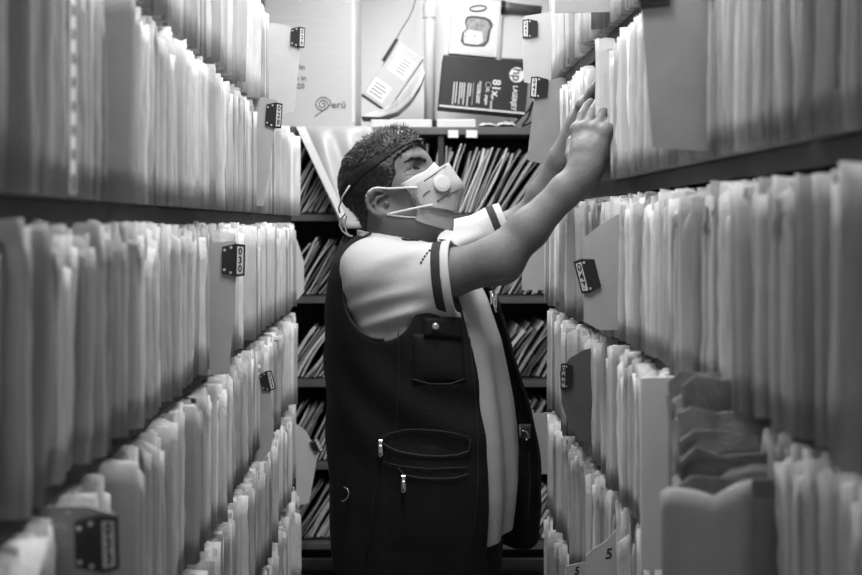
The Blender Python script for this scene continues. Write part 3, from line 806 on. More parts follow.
# torso sections: z, centre x, front-back half, side half
TZ = np.array([.70, .745, .80, .87, .907, .977, 1.03, 1.092, 1.16, 1.231, 1.324, 1.38, 1.417, 1.445, 1.463, 1.475, 1.50])
TX = np.array([.052,.052,.054,.057,.058,.058,.056,.052,.046,.040,.026,.016,.010,.000,-.008,-.014,-.02])
TA = np.array([.188,.190,.196,.203,.206,.207,.206,.202,.195,.186,.168,.152,.136,.112,.088,.066,.04])
TB = np.array([.188,.190,.195,.200,.203,.205,.206,.206,.206,.205,.204,.200,.188,.155,.118,.085,.05])
def torso(p):
    z = p[:,2]; cx = np.interp(z, TZ, TX); a = np.interp(z, TZ, TA); b = np.interp(z, TZ, TB)
    x = p[:,0]-cx; y = p[:,1]-YM
    f = x*TF[0]+y*TF[1]; r = x*TR[0]+y*TR[1]
    q = ((np.abs(f)/a)**2.25+(np.abs(r)/b)**2.25+1e-9)**(1/2.25)
    d = (q-1)*np.minimum(a, b)*.95
    return np.maximum(d, z-1.50).astype(F32)
def tphi(p):
    x = p[:,0]-np.interp(p[:,2], TZ, TX); y = p[:,1]-YM
    return np.degrees(np.arctan2(x*TR[0]+y*TR[1], x*TF[0]+y*TF[1]))
# near (right) arm and far (left) arm
SH1, EL1, WR1 = P(383, 286, 2.045), P(499, 259, 1.985), P(585, 171, 1.985)
SH2, EL2, WR2 = P(440, 248, 2.365), P(527, 222, 2.355), P(574, 139, 2.25)
def arm(p, S, E, W, bulge, k=1.0):
    m1 = S*.45+E*.55+bulge*.006; m2 = E*.66+W*.34
    d = chain(p, [S, m1, E], [.056*k, .0500*k, .0465*k], .02)
    d = smin(d, chain(p, [E, m2, E*.22+W*.78, W], [.0450*k, .0405*k, .0325, .0280], .02), .03)
    return smin(d, cap(p, E+A3(-.012,0,-.012), E+A3(.008,0,-.010), .036*k), .02)
def hand(p, W, D, Wd, n, size=1.0, curl=1.0, thumb=1.0, spread=0.06):
    """W wrist; D towards the fingertips; Wd from little finger to index; n out of the palm"""
    D = nrm(D); n = nrm(n-D*np.dot(n, D)); Wd = nrm(Wd-D*np.dot(Wd, D)-n*np.dot(Wd, n)); s = size
    def L(a, b, c): return W+s*(a*D+b*Wd+c*n)
    d = chain(p, [L(-.01,0,0), L(.03,0,0)], [.029*s, .029*s])
    palm = None
    for b, l in ((-.031, .076), (-.011, .084), (.011, .088), (.031, .086)):
        e = chain(p, [L(.012, b*.55, 0), L(l, b, -.004)], [.017*s, .0135*s]); palm = e if palm is None else smin(palm, e, .018)
    d = smin(d, palm, .02)
    for b, l in ((-.031, .076), (-.011, .084), (.011, .088), (.031, .086)):      # tendons
        d = smin(d, chain(p, [L(.018, b*.45, -.0155), L(l*.6, b*.8, -.0165), L(l, b, -.0135)], [.0030*s, .0034*s, .0040*s]), .007)
    d = smin(d, ell((p-L(.045, .0, .007)).astype(F32), (0,0,0), (.03*s,)*3), .02)
    for b, l, ln, c in ((-.032, .076, .066, 1.25), (-.011, .084, .082, 1.0), (.011, .088, .088, .9), (.032, .086, .078, .8)):
        a = 0.15*c*curl; pt = [L(l, b, -.004)]; segs = (.46, .31, .23); r = [.0105*s, .0095*s, .0088*s, .0074*s]
        q = pt[0]
        for i, sg in enumerate(segs):
            a += .28*c*curl*(1 if i else .3); q = q+s*ln*sg*(math.cos(a)*D+math.sin(a)*n+spread*(b/.03)*Wd*(.6 if i == 0 else .1)); pt.append(q)
        d = smin(d, chain(p, pt, r, .002), .006)
        d = smin(d, ell((p-pt[0]+.0*n).astype(F32), A3(0,0,0)-.004*n, (.0125*s,)*3), .010)
    if thumb:
        t = [L(.015, .024, .008), L(.045, .050, .018*thumb), L(.076, .060, .024*thumb), L(.098, .060, .032*thumb)]
        d = smin(d, chain(p, t, [.016*s, .0135*s, .0115*s, .009*s], .004), .012)
    return d
D1, W1, N1 = nrm(A3(.24, .28, .93)), nrm(A3(-.70, .70, .0)), nrm(A3(.68, .70, -.3))
D2, W2, N2 = nrm(A3(.26, -.42, .86)), nrm(A3(-.35, -.90, 0)), nrm(A3(.92, -.30, -.1))
def head(p):
    q = ((p-HC) @ HM.T).astype(F32); q[:,1] = q[:,1]
    a = q.copy(); a[:,1] = np.abs(a[:,1])
    d = ell(a, (-.008,0,.012), (.109,.081,.092))
    d = smin(d, ell(a, (.040,0,-.055), (.064,.064,.080)), .03)
    d = smin(d, cap(a, (.089,.0,.006), (.076,.037,.010), .0155), .022)          # brow ridge
    d = smin(d, chain(a, [(-.014,.058,-.085), (.022,.047,-.114), (.070,.014,-.131)], [.018,.018,.018]), .035)
    d = smin(d, ell(a, (.078,0,-.128), (.018,.020,.018)), .02)
    d = smin(d, ell(a, (.060,.046,-.046), (.026,.022,.026)), .025)              # cheek
    d = smax(d, -ell(a, (.098,.042,-.007), (.024,.022,.0125)), .016)            # eye socket
    d = smin(d, ell(a, (.0675,.040,-.0080), (.0125,.0150,.0125)), .006)
    d = smin(d, chain(a, [(.060,.056,-.0095), (.073,.053,-.002), (.0805,.042,.001), (.0805,.028,-.0025)], [.003,.0042,.0044,.003]), .004)   # upper lid
    d = smin(d, chain(a, [(.060,.055,-.0115), (.072,.050,-.018), (.0785,.041,-.019), (.080,.029,-.0145)], [.003,.0036,.0038,.003]), .004)
    d = smin(d, chain(a, [(.098,0,-.006), (.116,0,-.042), (.125,0,-.060)], [.010,.0110,.0135]), .012)     # nose
    d = smin(d, ell(a, (.112,.012,-.063), (.012,.008,.009)), .008)
    d = smin(d, cap(a, (.101,.0,-.092), (.091,.02,-.095), .0065), .008)         # lips
    d = smin(d, cap(a, (.100,.0,-.103), (.091,.018,-.101), .0065), .008)
    return d
EARPX = [(386.5,194,.074), (382,190.5,.079), (375.5,190,.086), (369,194,.091), (367,201,.092), (369,208,.089), (374,213,.083), (380,215,.078), (386,213.5,.074)]
EARP = [hat(x, y, s) for x, y, s in EARPX]
ANTI = [hat(x, y, s) for x, y, s in ((383,196,.078), (377,198,.083), (374.5,204,.084), (377,210,.081), (382,211.5,.077))]
TRAG = hat(386.5, 203.5, .076); EARC = hat(377.5, 202, .071)
def ears(p):
    q = ((p-HC) @ HM.T).astype(F32); q[:,1] = np.abs(q[:,1])
    d = chain(q, EARP, [.0042,.0048,.005,.005,.0048,.0048,.0055,.0068,.005], .003)
    d = smin(d, chain(q, ANTI, [.003,.004,.0045,.0045,.004], .003), .004)
    d = smin(d, ell(q, TRAG, (.005,.004,.006)), .006)
    bk = chain(q, [EARC+A3(.012,-.004,.004), EARC+A3(-.006,.004,.002)], [.020,.017]); slab_ = np.abs((q[:,1]-(.073-.35*(q[:,0]-EARC[0]))))-.0035
    return smin(d, smax(bk, slab_, .004), .005)
NK0, NK1 = h2w(-.035, 0, -.075), A3(-.005, YM, 1.40)
def neck(p):
    d = chain(p, [NK0, NK0*.45+NK1*.55, NK1], [.062, .063, .075], .03)
    d = smin(d, chain(p, [h2w(.060, 0, -.124), h2w(.005, 0, -.130), A3(.045, YM-.02, 1.40)], [.024, .044, .05], .03), .045)
    return d
def core(p):
    d = smin(torso(p)+.030, neck(p), .03)
    for sgn in (1, -1): d = smin(d, ell(p, A3(.0, YM, 1.40)+sgn*TR*.150, (.07,.07,.06)), .04)
    return d
def body(p):
    p = p.astype(F32)
    d = core(p)
    hd = smin(head(p), ears(p), .006)
    d = smin(d, hd, .025)
    d = smin(d, arm(p, SH1, EL1, WR1, A3(0,0,-1)), .02); d = smin(d, arm(p, SH2, EL2, WR2, A3(0,0,0), .86), .02)
    d = smin(d, hand(p, WR1, D1, W1, N1, size=1.12, curl=.9), .02)
    d = smin(d, hand(p, WR2, D2, W2, N2, size=1.08, curl=.8), .02)
    for sgn in (1, -1):                             # legs
        h = A3(.05, YM, .80)+sgn*TR*.10; kn = A3(.075, YM, .46)+sgn*TR*.11; an = A3(.045, YM, .085)+sgn*TR*.115
        d = smin(d, chain(p, [h, kn, an], [.095, .060, .042], .02), .04)
        d = smin(d, chain(p, [an-TF*.03-A3(0,0,.035), an+TF*.15-A3(0,0,.05)], [.035, .028]), .03)
    return d
def dvar(p): return body(p)
man = empty('person', (.05, YM, 0), 'person in a dark utility vest and white mask reaching up into the right rack', 'person')
MO = np.array(man.location)
def grow(name, fn, lo, hi, h, m, parent=man, **k):
    V, Q = sdf_mesh(fn, lo, hi, h, **k); return mk(name, V-MO, Q, m, parent, smooth=True)
grow('body', body, (-.24, 1.86, .0), (.52, 2.50, 1.88), .0026, M['skin'], zfine=(1.30, .008))

# ------------------------------------------------------------------ clothes
CU1 = P(455, 279.5, 2.005); SA = nrm(CU1-P(378, 288, 2.04)); SB = P(391, 287, 2.045)
CU2 = P(507, 227, 2.36); SC = nrm(CU2-P(446, 250, 2.37)); SD_ = P(450, 249, 2.37)
def sleeve(p, B, Cf, ax, r0, r1, hollow=True):
    t = (p-B) @ ax; L = float(np.dot(Cf-B, ax))
    d = cap(p, B, Cf+ax*.02, r0, r1*.985)
    d = smax(d, t-L, .004)
    if hollow: d = np.maximum(d, -np.maximum(cap(p, B+ax*(L-.05), Cf+ax*.10, r1-.006), -(t-(L-.05))))
    return d, t, L
def folds(p):
    u = p @ SA; v = p[:,2]; w = wav(p, 11)
    f = .0066*np.sin(62*(v*.75-u*.55)+2.4*w)+.0022*np.sin(125*(v*.9-u*.25)+3*wav(p+.4, 13))
    g = np.exp(-((v-1.30)/.07)**2)*.007*np.sin(150*(v-.28*u)+2*w)               # deep creases under the arm
    return f+g
def shirt(p):
    p = p.astype(F32)
    zc = 1.474-.20*(p[:,0]+.06)
    d = smin(torso(p)-.001, np.maximum(core(p)-.011, p[:,2]-zc), .02)+.0055*np.sin(tphi(p)*.24+2.0*wav(p, 5))*np.clip((1.45-p[:,2])*3, 0, 1)
    s1, t1, L1 = sleeve(p, SB, CU1, SA, .086, .083); 
    fall = np.clip((L1-t1-.038)/.05, 0, 1)
    s1 = s1+folds(p)*fall*.9
    d = smin(d, s1, .045)
    s2, t2, L2 = sleeve(p, SD_, CU2, SC, .078, .060)
    d = smin(d, s2+1.5*folds(p)*np.clip((L2-t2-.036)/.04, 0, 1), .035)
    d = np.maximum(d, .812+.005*np.sin(p[:,0]*30)-p[:,2])
    d = np.maximum(d, np.minimum(-(neck(p)-.006), p[:,2]+9)*1.0) if False else d
    d = np.maximum(d, -np.maximum(neck(p)-.006, zc-.012-p[:,2]))
    return d
grow('shirt', shirt, (-.22, 1.84, .74), (.36, 2.50, 1.60), .0032, M['shirt'])
def ring(name, B, Cf, ax, r0, r1, a, b, m, off=.0016):
    L = float(np.dot(Cf-B, ax))
    def fn(p):
        p = p.astype(F32); t = (p-B) @ ax; d = cap(p, B, Cf+ax*.02, r0, r1*.985)-off
        d = np.maximum(d, -(d+off+.004)); return np.maximum(np.maximum(d, t-(L-a)), (L-b)-t)
    c = Cf-ax*((a+b)/2); r = r1+.03
    return grow(name, fn, c-r, c+r, .0021, m)
k1 = 1.975/FPX
ring('sleeve_stripe', SB, CU1, SA, .086, .083, 8*k1, 17.5*k1, M['stripe'])
ring('sleeve_cuff', SB, CU1, SA, .086, .083, -.0015, 8*k1, M['shirt'], off=.0022)
ring('sleeve_stripe', SD_, CU2, SC, .078, .060, .016, .034, M['stripe'])
ring('sleeve_cuff', SD_, CU2, SC, .078, .060, -.0015, .016, M['shirt'], off=.0022)
# collar
def collar(p):
    p = p.astype(F32); d = np.abs(neck(p)-.011)-.0032
    zc = 1.480-.20*(p[:,0]+.06); t = p[:,2]-zc
    return np.maximum(np.maximum(d, t), -(t+.030))
grow('collar', collar, (-.16, 2.02, 1.37), (.16, 2.36, 1.53), .0022, M['shirt'])
# vest
AH1 = P(381, 290, 2.0)
def flare(p):
    f = tphi(p); low = np.clip((1.36-p[:,2])/.35, 0, 1)
    return .015-.008*np.clip((np.abs(f)-100)/40, 0, 1)+np.interp(p[:,2], [.70,.82,.92,1.0,1.1,1.2,1.3,1.4], [.074,.078,.066,.055,.036,.022,.013,0])*np.exp(-((f+44)/24)**2)+.0050*wav(p, 9)+.0030*wav(p+.5, 22)+.0032*np.sin(55*(p[:,2]*.8+.5*p[:,0])+3*wav(p, 7))*np.exp(-((p[:,2]-1.12)/.16)**2)+.0022*np.sin(np.radians(f)*16+2*wav(p, 8))*np.clip((1.1-p[:,2])/.3, 0, 1)+.010*np.clip((.95-p[:,2])/.25, 0, 1)*(f > 0)*(f < 120)
def vest_skin(p): 
    p = p.astype(F32); return torso(p)-flare(p)
def near_arm_hole(p):
    q = p-AH1; u = q[:,0]; v = q[:,2]
    e = (np.sqrt((u/.080)**2+((v-.006*0)/np.where(v > 0, .125, .104))**2)-1)*.075
    return np.where(q[:,1] < .15, e, .3)
def far_arm_hole(p):
    q = p-P(446, 255, 2.36); e = np.sqrt(q[:,0]**2+q[:,2]**2)-.095
    return np.where(p[:,1] > YM+.08, e, .3)
def vest(p):
    p = p.astype(F32)
    s = vest_skin(p); d = np.abs(s)-.0048
    f = tphi(p); z = p[:,2]
    lo = -44+4*np.clip((1.33-z)/.4, 0, 1); hi = np.interp(z, [.74,.80,1.0,1.2,1.34,1.45], [33,36,37,38,40,46])
    r = .19
    op = np.minimum(f-lo, hi-f)*r*math.pi/180      # > 0 inside the opening
    d = smax(d, op, .006)
    d = np.maximum(d, -near_arm_hole(p)); d = np.maximum(d, -far_arm_hole(p))
    hem = .735+.010*np.cos(np.radians(f))-.040*np.exp(-((f+52)/18)**2)+.03*np.exp(-((f+36)/7)**2)
    d = smax(d, hem-z, .006)
    zt = 1.470-.05*p[:,0]
    d = np.maximum(d, z-zt); d = np.maximum(d, -(neck(p)-.020))
    return d
vs_ = grow('vest', vest, (-.26, 1.90, .67), (.40, 2.48, 1.52), .0036, M['vest'])
# piping of the armhole
pts = [(381+38.2*math.cos(a), 290-(59 if math.sin(a) > 0 else 49.5)*math.sin(a)) for a in np.radians(np.arange(105, 276, 10))]
w = march(vest_skin, [a for a, b in pts], [b for a, b in pts]); G().tube(w-MO-A3(0,.003,0), .0032, 8).obj('armhole_piping', M['seam'], vs_, smooth=True)
def vest_patch(name, quad, m, parent=vs_, out=.006, nx=12, ny=12, thick=.006):
    (a, b, c, d) = [np.array(q, float) for q in quad]; A = np.zeros((nx, ny, 2))
    for i in range(nx):
        for j in range(ny):
            s, t = i/(nx-1), j/(ny-1); A[i, j] = (a*(1-s)+b*s)*(1-t)+(d*(1-s)+c*s)*t
    W = march(lambda p: vest_skin(p)-out, A[..., 0].ravel(), A[..., 1].ravel()).reshape(nx, ny, 3)
    e = np.minimum.outer(np.minimum(np.arange(nx), np.arange(nx)[::-1]), np.full(ny, 99)); ee = np.minimum(e, np.minimum(np.arange(ny), np.arange(ny)[::-1])[None, :])
    W[..., 1] -= .004*np.clip(ee/2, 0, 1)
    return G().slab((W-MO)[:, ::-1], thick).obj(name, m, parent, smooth=True)
def vest_line(name, pts, r, m, out=.008, parent=vs_):
    d = []
    for i in range(len(pts)-1):
        for t in np.linspace(0, 1, 5)[:-1]: d.append((pts[i][0]*(1-t)+pts[i+1][0]*t, pts[i][1]*(1-t)+pts[i+1][1]*t))
    d.append(pts[-1]); w = march(lambda p: vest_skin(p)-out, [a for a, b in d], [b for a, b in d]); return G().tube(w-MO, r, 6).obj(name, m, parent, smooth=True)
vest_patch('chest_pocket', [(413,334),(463,333),(466,382),(412,385)], M['vest'])
vest_patch('pocket_flap', [(424,318),(461,317),(462,339),(424,336)], M['vest'], out=.013)
vest_line('pocket_hem', [(412,379),(430,384),(450,384),(465,379)], .0016, M['seam'], out=.0125)
sn = march(lambda p: vest_skin(p)-.019, [435.5], [326.5])[0]; G().disc(sn-MO, (0,-1,.1), .0075, .004, 16, .002).obj('snap_button', M['chrome'], vs_)
vest_patch('hand_pocket', [(381,436),(470,440),(472,562),(376,562)], M['vest'], out=.003)
vest_line('zip', [(379,441),(388,434),(404,430),(420,429.5),(440,431),(458,434),(470,438)], .0018, M['seam'], out=.011)
vest_line('zip', [(380,441),(388,447),(400,452),(420,455.5),(440,456.5),(458,455),(469,451),(470,439)], .0024, M['seam'], out=.011)
vest_line('zip', [(398,468),(404,475),(420,478),(440,479),(456,478),(468,474)], .0020, M['seam'], out=.011)
vest_line('pocket_seam', [(384,462),(400,466),(430,469),(470,467)], .0013, M['seam'], out=.010)
vest_line('side_seam', [(398,330),(399,380),(396,430),(384,460),(374,500),(366,560)], .0014, M['seam'], out=.006)
vest_line('front_seam', [(470,338),(474,380),(478,430),(478,480),(474,540)], .0013, M['seam'], out=.006)
for (x, y) in ((380.5, 443.5), (403.5, 479)):
    q = march(lambda p: vest_skin(p)-.016, [x], [y])[0]-MO; g = G()
    g.rbox(q+A3(-.0045,-.004,-.006), q+A3(.0045,.002,.008), .0015); g.tube([q+A3(-.003,-.005,-.005), q+A3(-.0035,-.006,-.022), q+A3(0,-.0065,-.026), q+A3(.0035,-.006,-.022), q+A3(.003,-.005,-.005)], .0014, 6)
    g.rbox(q+A3(-.002,-.0062,-.020), q+A3(.002,-.0048,-.003), .0006); g.obj('zip_pull', M['chrome'], vs_)
dr = [(342,501),(345,500.5),(348,497),(349,493),(347.5,489),(344.5,487)]
vest_line('d_ring', dr, .0019, M['chrome'], out=.012)
vest_line('d_ring', [(523,431),(527,432),(529,437),(526,440)], .0016, M['chrome'], out=.012)
vest_patch('strap_tab', [(521,424),(531,424),(531,438),(521,438)], M['black'], out=.008, nx=5, ny=5)
vest_line('zip', [(529,452),(530,480),(528,520)], .0016, M['seam'], out=.008)
# shirt details: sleeve print and hem line
for k, (x, y) in enumerate(((429.5,250.5),(427,253.3),(424.8,256.2),(422.8,259.2),(421,262.3))):
    q = march(shirt, [x-.55, x+.45], [y+.7, y-.6]); G().tube(q-MO-A3(0,.0016,0), .0021, 6).obj('sleeve_print', M['ink'], man)
# trousers and shoes
def trousers(p):
    p = p.astype(F32); d = np.maximum(torso(p)+.010, p[:,2]-.86); d = np.maximum(d, .72-p[:,2])
    for sgn in (1, -1):
        h = A3(.05, YM, .80)+sgn*TR*.095; kn = A3(.07, YM, .46)+sgn*TR*.11; an = A3(.045, YM, .05)+sgn*TR*.115
        e = chain(p, [h, kn, an], [.112, .085, .075], .02); d = smin(d, np.maximum(e, .055-p[:,2]), .03)
    return d+.004*wav(p, 14)
grow('trousers', trousers, (-.24, 1.90, .03), (.36, 2.46, .90), .008, M['trousers'])
for sgn in (1, -1):
    an = A3(.045, YM, 0)+sgn*TR*.115
    def shoe(p):
        p = p.astype(F32); d = chain(p, [an-TF*.045+A3(0,0,.05), an+TF*.06+A3(0,0,.045), an+TF*.175+A3(0,0,.034)], [.046,.046,.038], .02)
        return np.maximum(d, .002-p[:,2])
    grow('shoe', shoe, an-A3(.25,.25,.01), an+A3(.30,.25,.13), .007, M['shoe'])

# ------------------------------------------------------------------ head: hair, brows, eyes, band, mask
HP = np.array([hat(x, y, .074)[[0, 2]] for x, y in ((412,118),(413,137),(405,141),(398,152),(394,160),(393.5,172),(391.5,186),(386,190),(376,187.5),(366,192),(364,202),(366,213),(363.5,222),(361,236),(338,240),(318,200),(318,150),(350,112))])
def poly(q):                                       # signed distance to the hair outline in the head's side view
    n = len(HP); d = np.full(len(q), 1e9); s = np.ones(len(q))
    for i in range(n):
        a = HP[i]; b = HP[i-1]; e = b-a; w = q-a
        c = w-e*np.clip(w @ e/(e @ e), 0, 1)[:,None]; d = np.minimum(d, (c**2).sum(1))
        c1 = q[:,1] >= a[1]; c2 = q[:,1] < b[1]; c3 = e[0]*w[:,1] > e[1]*w[:,0]
        s = np.where((c1 & c2 & c3) | (~c1 & ~c2 & ~c3), -s, s)
    return (s*np.sqrt(d)).astype(F32)
def hair(p):
    p = p.astype(F32); q = ((p-HC) @ HM.T).astype(F32)
    base = smin(head(p), neck(p), .025)
    thick = .0030+.0060*np.clip((q[:,2]+.03)/.06, 0, 1)+.006*np.clip((q[:,2]-.05)/.03, 0, 1)*np.clip(q[:,0]/.05-.2, 0, 1)
    d = base-thick-.0022*wav(q, 90)-.002*wav(q+.3, 45)
    d = np.maximum(d, -(base+.004))
    return smax(d, poly(q[:, [0, 2]])+.003*wav(q, 120), .004)
lo = HC-.17; hi = HC+.17
hr = grow('hair', hair, lo, hi, .0026, M['hair'])
rs = np.random.default_rng(8); V0 = np.array([v.co[:] for v in hr.data.vertices]); N0 = np.array([v.normal[:] for v in hr.data.vertices])
pick = rs.choice(len(V0), 5200, replace=False); g = G(); gw = V0+MO
q = (gw-HC) @ HM.T
vv = []; ff = []
for i in pick:
    f, s, u_ = q[i]; nn = N0[i]
    if np.dot(nn, (gw[i]-HC)) < 0: continue
    top = np.clip((u_-.035)/.05, 0, 1)*np.clip((f+.06)/.08, 0, 1)
    comb = nrm(HF*(-.55+.75*top)+HU*(-.55*(1-top)+.25*top)+HS*rs.normal(0, .3)+A3(*rs.normal(0, .22, 3)))
    comb = nrm(comb-nn*np.dot(comb, nn)+nn*(.16+.28*top)); ln = (.012+.013*top)*rs.uniform(.7, 1.4); r = .0009*rs.uniform(.7, 1.3)
    sd = nrm(np.cross(comb, nn)); p0 = V0[i]-nn*.001; p1 = p0+comb*ln*.55+nn*.001; p2 = p0+comb*ln-nn*ln*.16*(1-.5*top)
    o = len(vv)
    for (pp, rr_) in ((p0, r), (p1, r*.9)):
        vv += [pp+sd*rr_, pp+nn*rr_, pp-sd*rr_]
    vv.append(p2)
    ff += [(o,o+1,o+4,o+3), (o+1,o+2,o+5,o+4), (o+2,o,o+3,o+5), (o+3,o+4,o+6), (o+4,o+5,o+6), (o+5,o+3,o+6)]
mk('hair_strands', vv, ff, M['strand'], hr, smooth=True)
# eyebrows and eyes
for s in (1, -1):
    c = [A3(.103, s*.017, .002), A3(.094, s*.030, .011), A3(.082, s*.044, .0145), A3(.070, s*.053, .010)]
    cw = np.array([h2w(*q) for q in c])
    for _ in range(8):
        dd = head(cw); gn = np.stack([head(cw+np.eye(3)[k]*.002)-head(cw-np.eye(3)[k]*.002) for k in range(3)], -1); gn /= np.linalg.norm(gn, axis=1, keepdims=True); cw = cw-gn*dd[:,None]
    c = list((cw-HC) @ HM.T)
    def bf(p):
        a = ((p-HC) @ HM.T).astype(F32); d = chain(a, c, [.0040, .0042, .0034, .0015]); return smax(d, head(p)-.0024, .001)+.0010*wav(a, 300)
    cc = h2w(*c[2]); grow('eyebrow', bf, cc-.04, cc+.04, .0014, M['brow'])
    e = h2w(.0672, s*.040, -.0085); ey = G().sphere(e-MO, .0148, 20, 14).obj('eye', M['eye'], man, smooth=True)
    G().sphere(h2w(.0752, s*.0395, -.0078)-MO, .0078, 16, 10).obj('iris', M['iris'], ey, smooth=True)
w = march(head, [403.5,407,411.5,416,420], [172.5,169.8,168,167.6,168.6], 1.9); G().tube(w-MO-A3(0,.0008,0), [.0006,.0012,.0016,.0016,.0008], 6).obj('eyelashes', M['brow'], man, smooth=True)
w = march(head, [405,409,414,419], [174.5,174.8,174.2,172.3], 1.9); G().tube(w-MO-A3(0,.0002,0), [.0004,.0007,.0008,.0005], 6).obj('eyelashes', M['brow'], man, smooth=True)
# black elastic head band: a tilted loop lying on the hair
def skull(p): return np.minimum(hair(p), smin(head(p), neck(p), .025))
BA = [hat(345,207,.0), hat(375,170,.078), hat(415,140,.030)]
def band_path():
    # plane through the three points
    b0, b1, b2 = BA; c = A3(-.008, 0, .0)
    e1 = A3(1, 0, 0); n = A3(-(BA[2][2]-BA[0][2]), 0, BA[2][0]-BA[0][0]); n /= np.linalg.norm(n)
    return b0, n
b0, bn = band_path(); ex = A3(bn[2], 0, -bn[0])
def band(p):
    p = p.astype(F32); a = ((p-HC) @ HM.T).astype(F32)
    t = (a-b0.astype(F32)) @ bn.astype(F32)+.0025*np.sin(a[:,0]*25)
    along = (a-b0.astype(F32)) @ ex.astype(F32)
    half = np.interp(along, [0,.03,.08,.15,.19,.22], [.0125,.0125,.0125,.0115,.006,.003])
    base = skull(p)
    d = np.maximum(base-.0035, -(base+.002))
    return smax(d, np.abs(t-.004)-half, .0015)
bd = grow('head_band', band, lo, hi, .0022, M['band'])
G().tube([hw(350,186,.074)-MO+A3(0,-.02,0), hw(345,197,.05)-MO+A3(-.004,-.03,0), hw(343,208,.03)-MO+A3(-.008,-.03,0), hw(344,213,.02)-MO+A3(-.008,-.03,0)], .0022, 6).obj('band_loop', M['strap'], bd, smooth=True)
G().tube([hw(x, y, .0)-MO+A3(0,-.02,0) for x, y in ((346,214),(341,219),(340,225),(343,231),(348,235),(353,236))], .0019, 6).obj('band_cord', M['strap'], bd, smooth=True)
G().tube([hw(x, y, .0)-MO+A3(0,-.02,0) for x, y in ((347,216),(345,224),(347,232),(351,237))], .0017, 6).obj('band_cord', M['strap'], bd, smooth=True)
G().sphere(hw(362,176,.083)-MO, .0024, 10, 7).obj('band_stud', M['chrome'], bd)
# masks
def sheet_grid(rows, ncol, bul=.0):
    """rows of (edge px, mid px, ridge px) with s .066 .036 0, mirrored to the other cheek"""
    G_ = []
    for (e, m, r) in rows:
        E, Mm, R_ = hat(e[0], e[1], e[2]), hat(m[0], m[1], m[2]), hat(r[0], r[1], 0.0); L = []
        for k in range(ncol+1):
            t = k/ncol; p = E*(1-t)*(1-2*t)+Mm*4*t*(1-t)+R_*t*(2*t-1); p[1] = max(p[1], 0); L.append(p)
        L = L+[A3(p[0], -p[1], p[2]) for p in L[-2::-1]]; G_.append(L)
    return np.array(G_)
def smooth_rows(A, n):
    out = []
    for i in range(len(A)-1):
        p0, p1, p2, p3 = A[max(i-1,0)], A[i], A[i+1], A[min(i+2, len(A)-1)]
        for t in np.linspace(0, 1, n+1)[:-1]: out.append(.5*(2*p1+(p2-p0)*t+(2*p0-5*p1+4*p2-p3)*t*t+(3*p1-p0-3*p2+p3)*t**3))
    return np.array(out+[A[-1]])
def to_man(A): return HC+A @ HM-MO
inner = smooth_rows(sheet_grid([((403.5,185,.062),(418.5,177,.044),(434,162.5,0)), ((409,191,.064),(424,184,.046),(444,176,0)), ((416,203,.062),(432,200,.045),(452,202,0)),
                    ((417,213,.058),(434,217,.042),(454,220,0)), ((415,220,.055),(432,226,.040),(453,231,0))], 8), 5)
def clear(A, gap):
    W = (to_man(A)+MO).reshape(-1, 3)
    for _ in range(12):
        d = head(W); e = .002
        n = np.stack([head(W+np.eye(3)[k]*e)-head(W-np.eye(3)[k]*e) for k in range(3)], -1); n /= np.linalg.norm(n, axis=1, keepdims=True)+1e-9
        W = W+n*np.clip(gap-d, 0, .004)[:,None]
    return ((W-HC) @ HM.T).reshape(A.shape)
inner = clear(inner, .004)
im = G().slab(to_man(inner), .0022).obj('inner_mask', M['maskin'], man, smooth=True)
outer_rows = [((410.5,189,.067),(427,175,.047),(447.5,163,0)), ((410.5,194,.069),(430,181,.052),(455,174,0)), ((413,199,.069),(432,188,.053),(462.5,186,0)),
              ((417,205,.067),(434,199,.051),(460,199,0)), ((422,208.5,.062),(438,209,.047),(457,214,0))]
OUT = smooth_rows(sheet_grid(outer_rows, 8), 6)
OUT = clear(OUT, .0075)
mk_ = G().slab(to_man(OUT)+HF*.003, .0026).obj('mask', M['mask'], man, smooth=True)
def mask_pt(px, py, out=.004):
    W = (to_man(OUT)+MO+HF*.003).reshape(-1, 3); A = OUT.reshape(-1, 3); ok = A[:,1] >= -.004; W = W[ok]
    pr = np.stack([VX+FPX*W[:,0]/W[:,1], VY-FPX*(W[:,2]-EYE)/W[:,1]], -1); dd = ((pr-[px, py])**2).sum(1); idx = np.argsort(dd)[:4]; ww = 1/(dd[idx]+.05); q = (W[idx]*ww[:,None]).sum(0)/ww.sum()
    d = A3((px-VX)/FPX, 1, -(py-VY)/FPX)*q[1]+A3(0,0,EYE); return d-out*nrm(d-A3(0,0,EYE))
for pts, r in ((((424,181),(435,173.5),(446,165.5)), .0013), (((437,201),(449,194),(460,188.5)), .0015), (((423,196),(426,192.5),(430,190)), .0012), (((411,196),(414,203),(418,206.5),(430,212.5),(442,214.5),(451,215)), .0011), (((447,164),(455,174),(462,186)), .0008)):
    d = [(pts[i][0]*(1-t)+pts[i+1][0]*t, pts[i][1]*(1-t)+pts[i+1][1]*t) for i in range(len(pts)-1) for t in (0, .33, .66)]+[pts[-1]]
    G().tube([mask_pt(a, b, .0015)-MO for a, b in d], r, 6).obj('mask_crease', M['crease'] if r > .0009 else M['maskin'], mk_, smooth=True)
c = mask_pt(442, 183.5, .001)-MO; ax = nrm(A3(.36, -.90, .26))
va = G().disc(c-ax*.002, ax, .0192, .0050, 28, .0012).obj('valve', M['valve'], mk_)
bx_ = nrm(np.cross(A3(0,0,1), ax)); by_ = np.cross(ax, bx_)
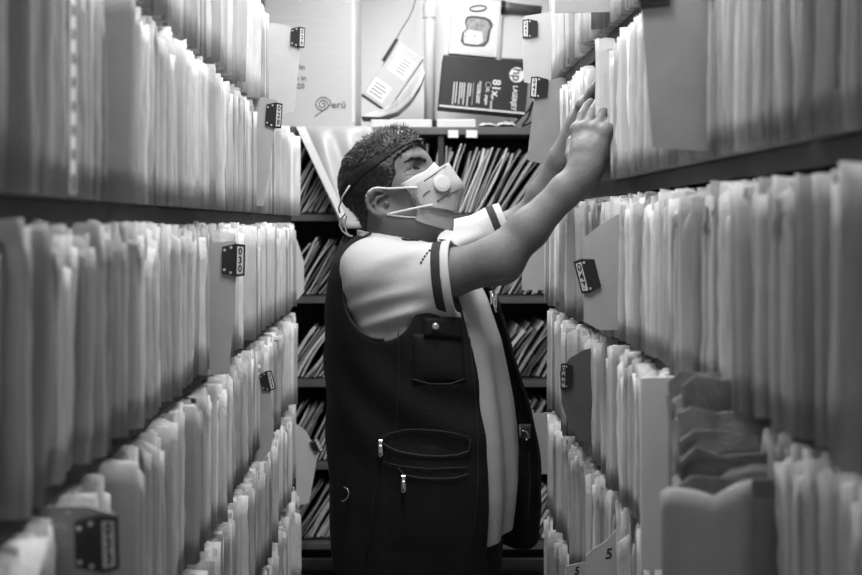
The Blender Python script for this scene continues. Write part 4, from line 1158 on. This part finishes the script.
for k in range(7):
    a = math.radians(-150+k*20); q = c+ax*.0045+(.0118*math.cos(a))*bx_+(.0118*math.sin(a))*by_
    G().tube([q, q+by_*.0022*0+ax*.0+nrm(q-c)*.0022], .0006, 5).obj('valve_slot', M['crease'], va)
def strap(pts, r=.0021):
    P_ = [hw(*q) for q in pts]; d = []
    for i in range(len(P_)-1):
        p0, p1, p2, p3 = P_[max(i-1,0)], P_[i], P_[i+1], P_[min(i+2, len(P_)-1)]
        for t in np.linspace(0, 1, 5)[:-1]: d.append(.5*(2*p1+(p2-p0)*t+(2*p0-5*p1+4*p2-p3)*t*t+(3*p1-p0-3*p2+p3)*t**3))
    d.append(P_[-1]); return np.array(d)-MO
G().tube(strap([(417,187.6,.075),(403,187.8,.078),(388,188.6,.081),(377,187.8,.086),(370,190.5,.091),(366,197,.094)]), .0024, 8).obj('ear_strap', M['strap'], mk_, smooth=True)
G().tube(strap([(433,204.8,.057),(418,207.5,.069),(402,211,.076),(387,214.5,.079)]), .0024, 8).obj('ear_strap', M['strap'], mk_, smooth=True)
G().tube(strap([(416,217.5,.060),(402,216.5,.072),(387,214.5,.079)]), .0018, 8).obj('ear_strap', M['strap'], im, smooth=True)
# pens clipped in the far vest pocket
for k, (a, b) in enumerate((((491,291),(497,312)), ((496,294),(501,313)))):
    p0 = P(a[0], a[1], 2.19); p1 = P(b[0], b[1], 2.19); g = G().tube([p0-p0, p1-p0], .0042, 10)
    o = g.obj('pen', M['chrome'] if k == 0 else M['black'], None, p0, smooth=True); tag(o, ('silver' if k == 0 else 'black')+' pen clipped into the far side of the vest', 'pen')
    G().rbox(A3(-.002,-.0075,-.03), A3(.0015,-.0055,.0), .0005).obj('clip', M['chrome'], o)
# the file being pulled out in front of his fingers
for (T, yy, u, ht) in ((.010, 2.018, -.020, .275), (.007, 2.032, -.012, .268)):
    (cv, cf), (pv, pf) = folder(T, ht); o = mk('file_folder', cv, cf, M['cover'], None, (XR+u, yy, RROWS[1]+.03)); mk('papers', pv, pf, M['paper'], o)
    tag(o, 'paper file %s pulled slightly out in front of his fingers' % ('cover' if T > .008 else 'sheaf'), 'folder')
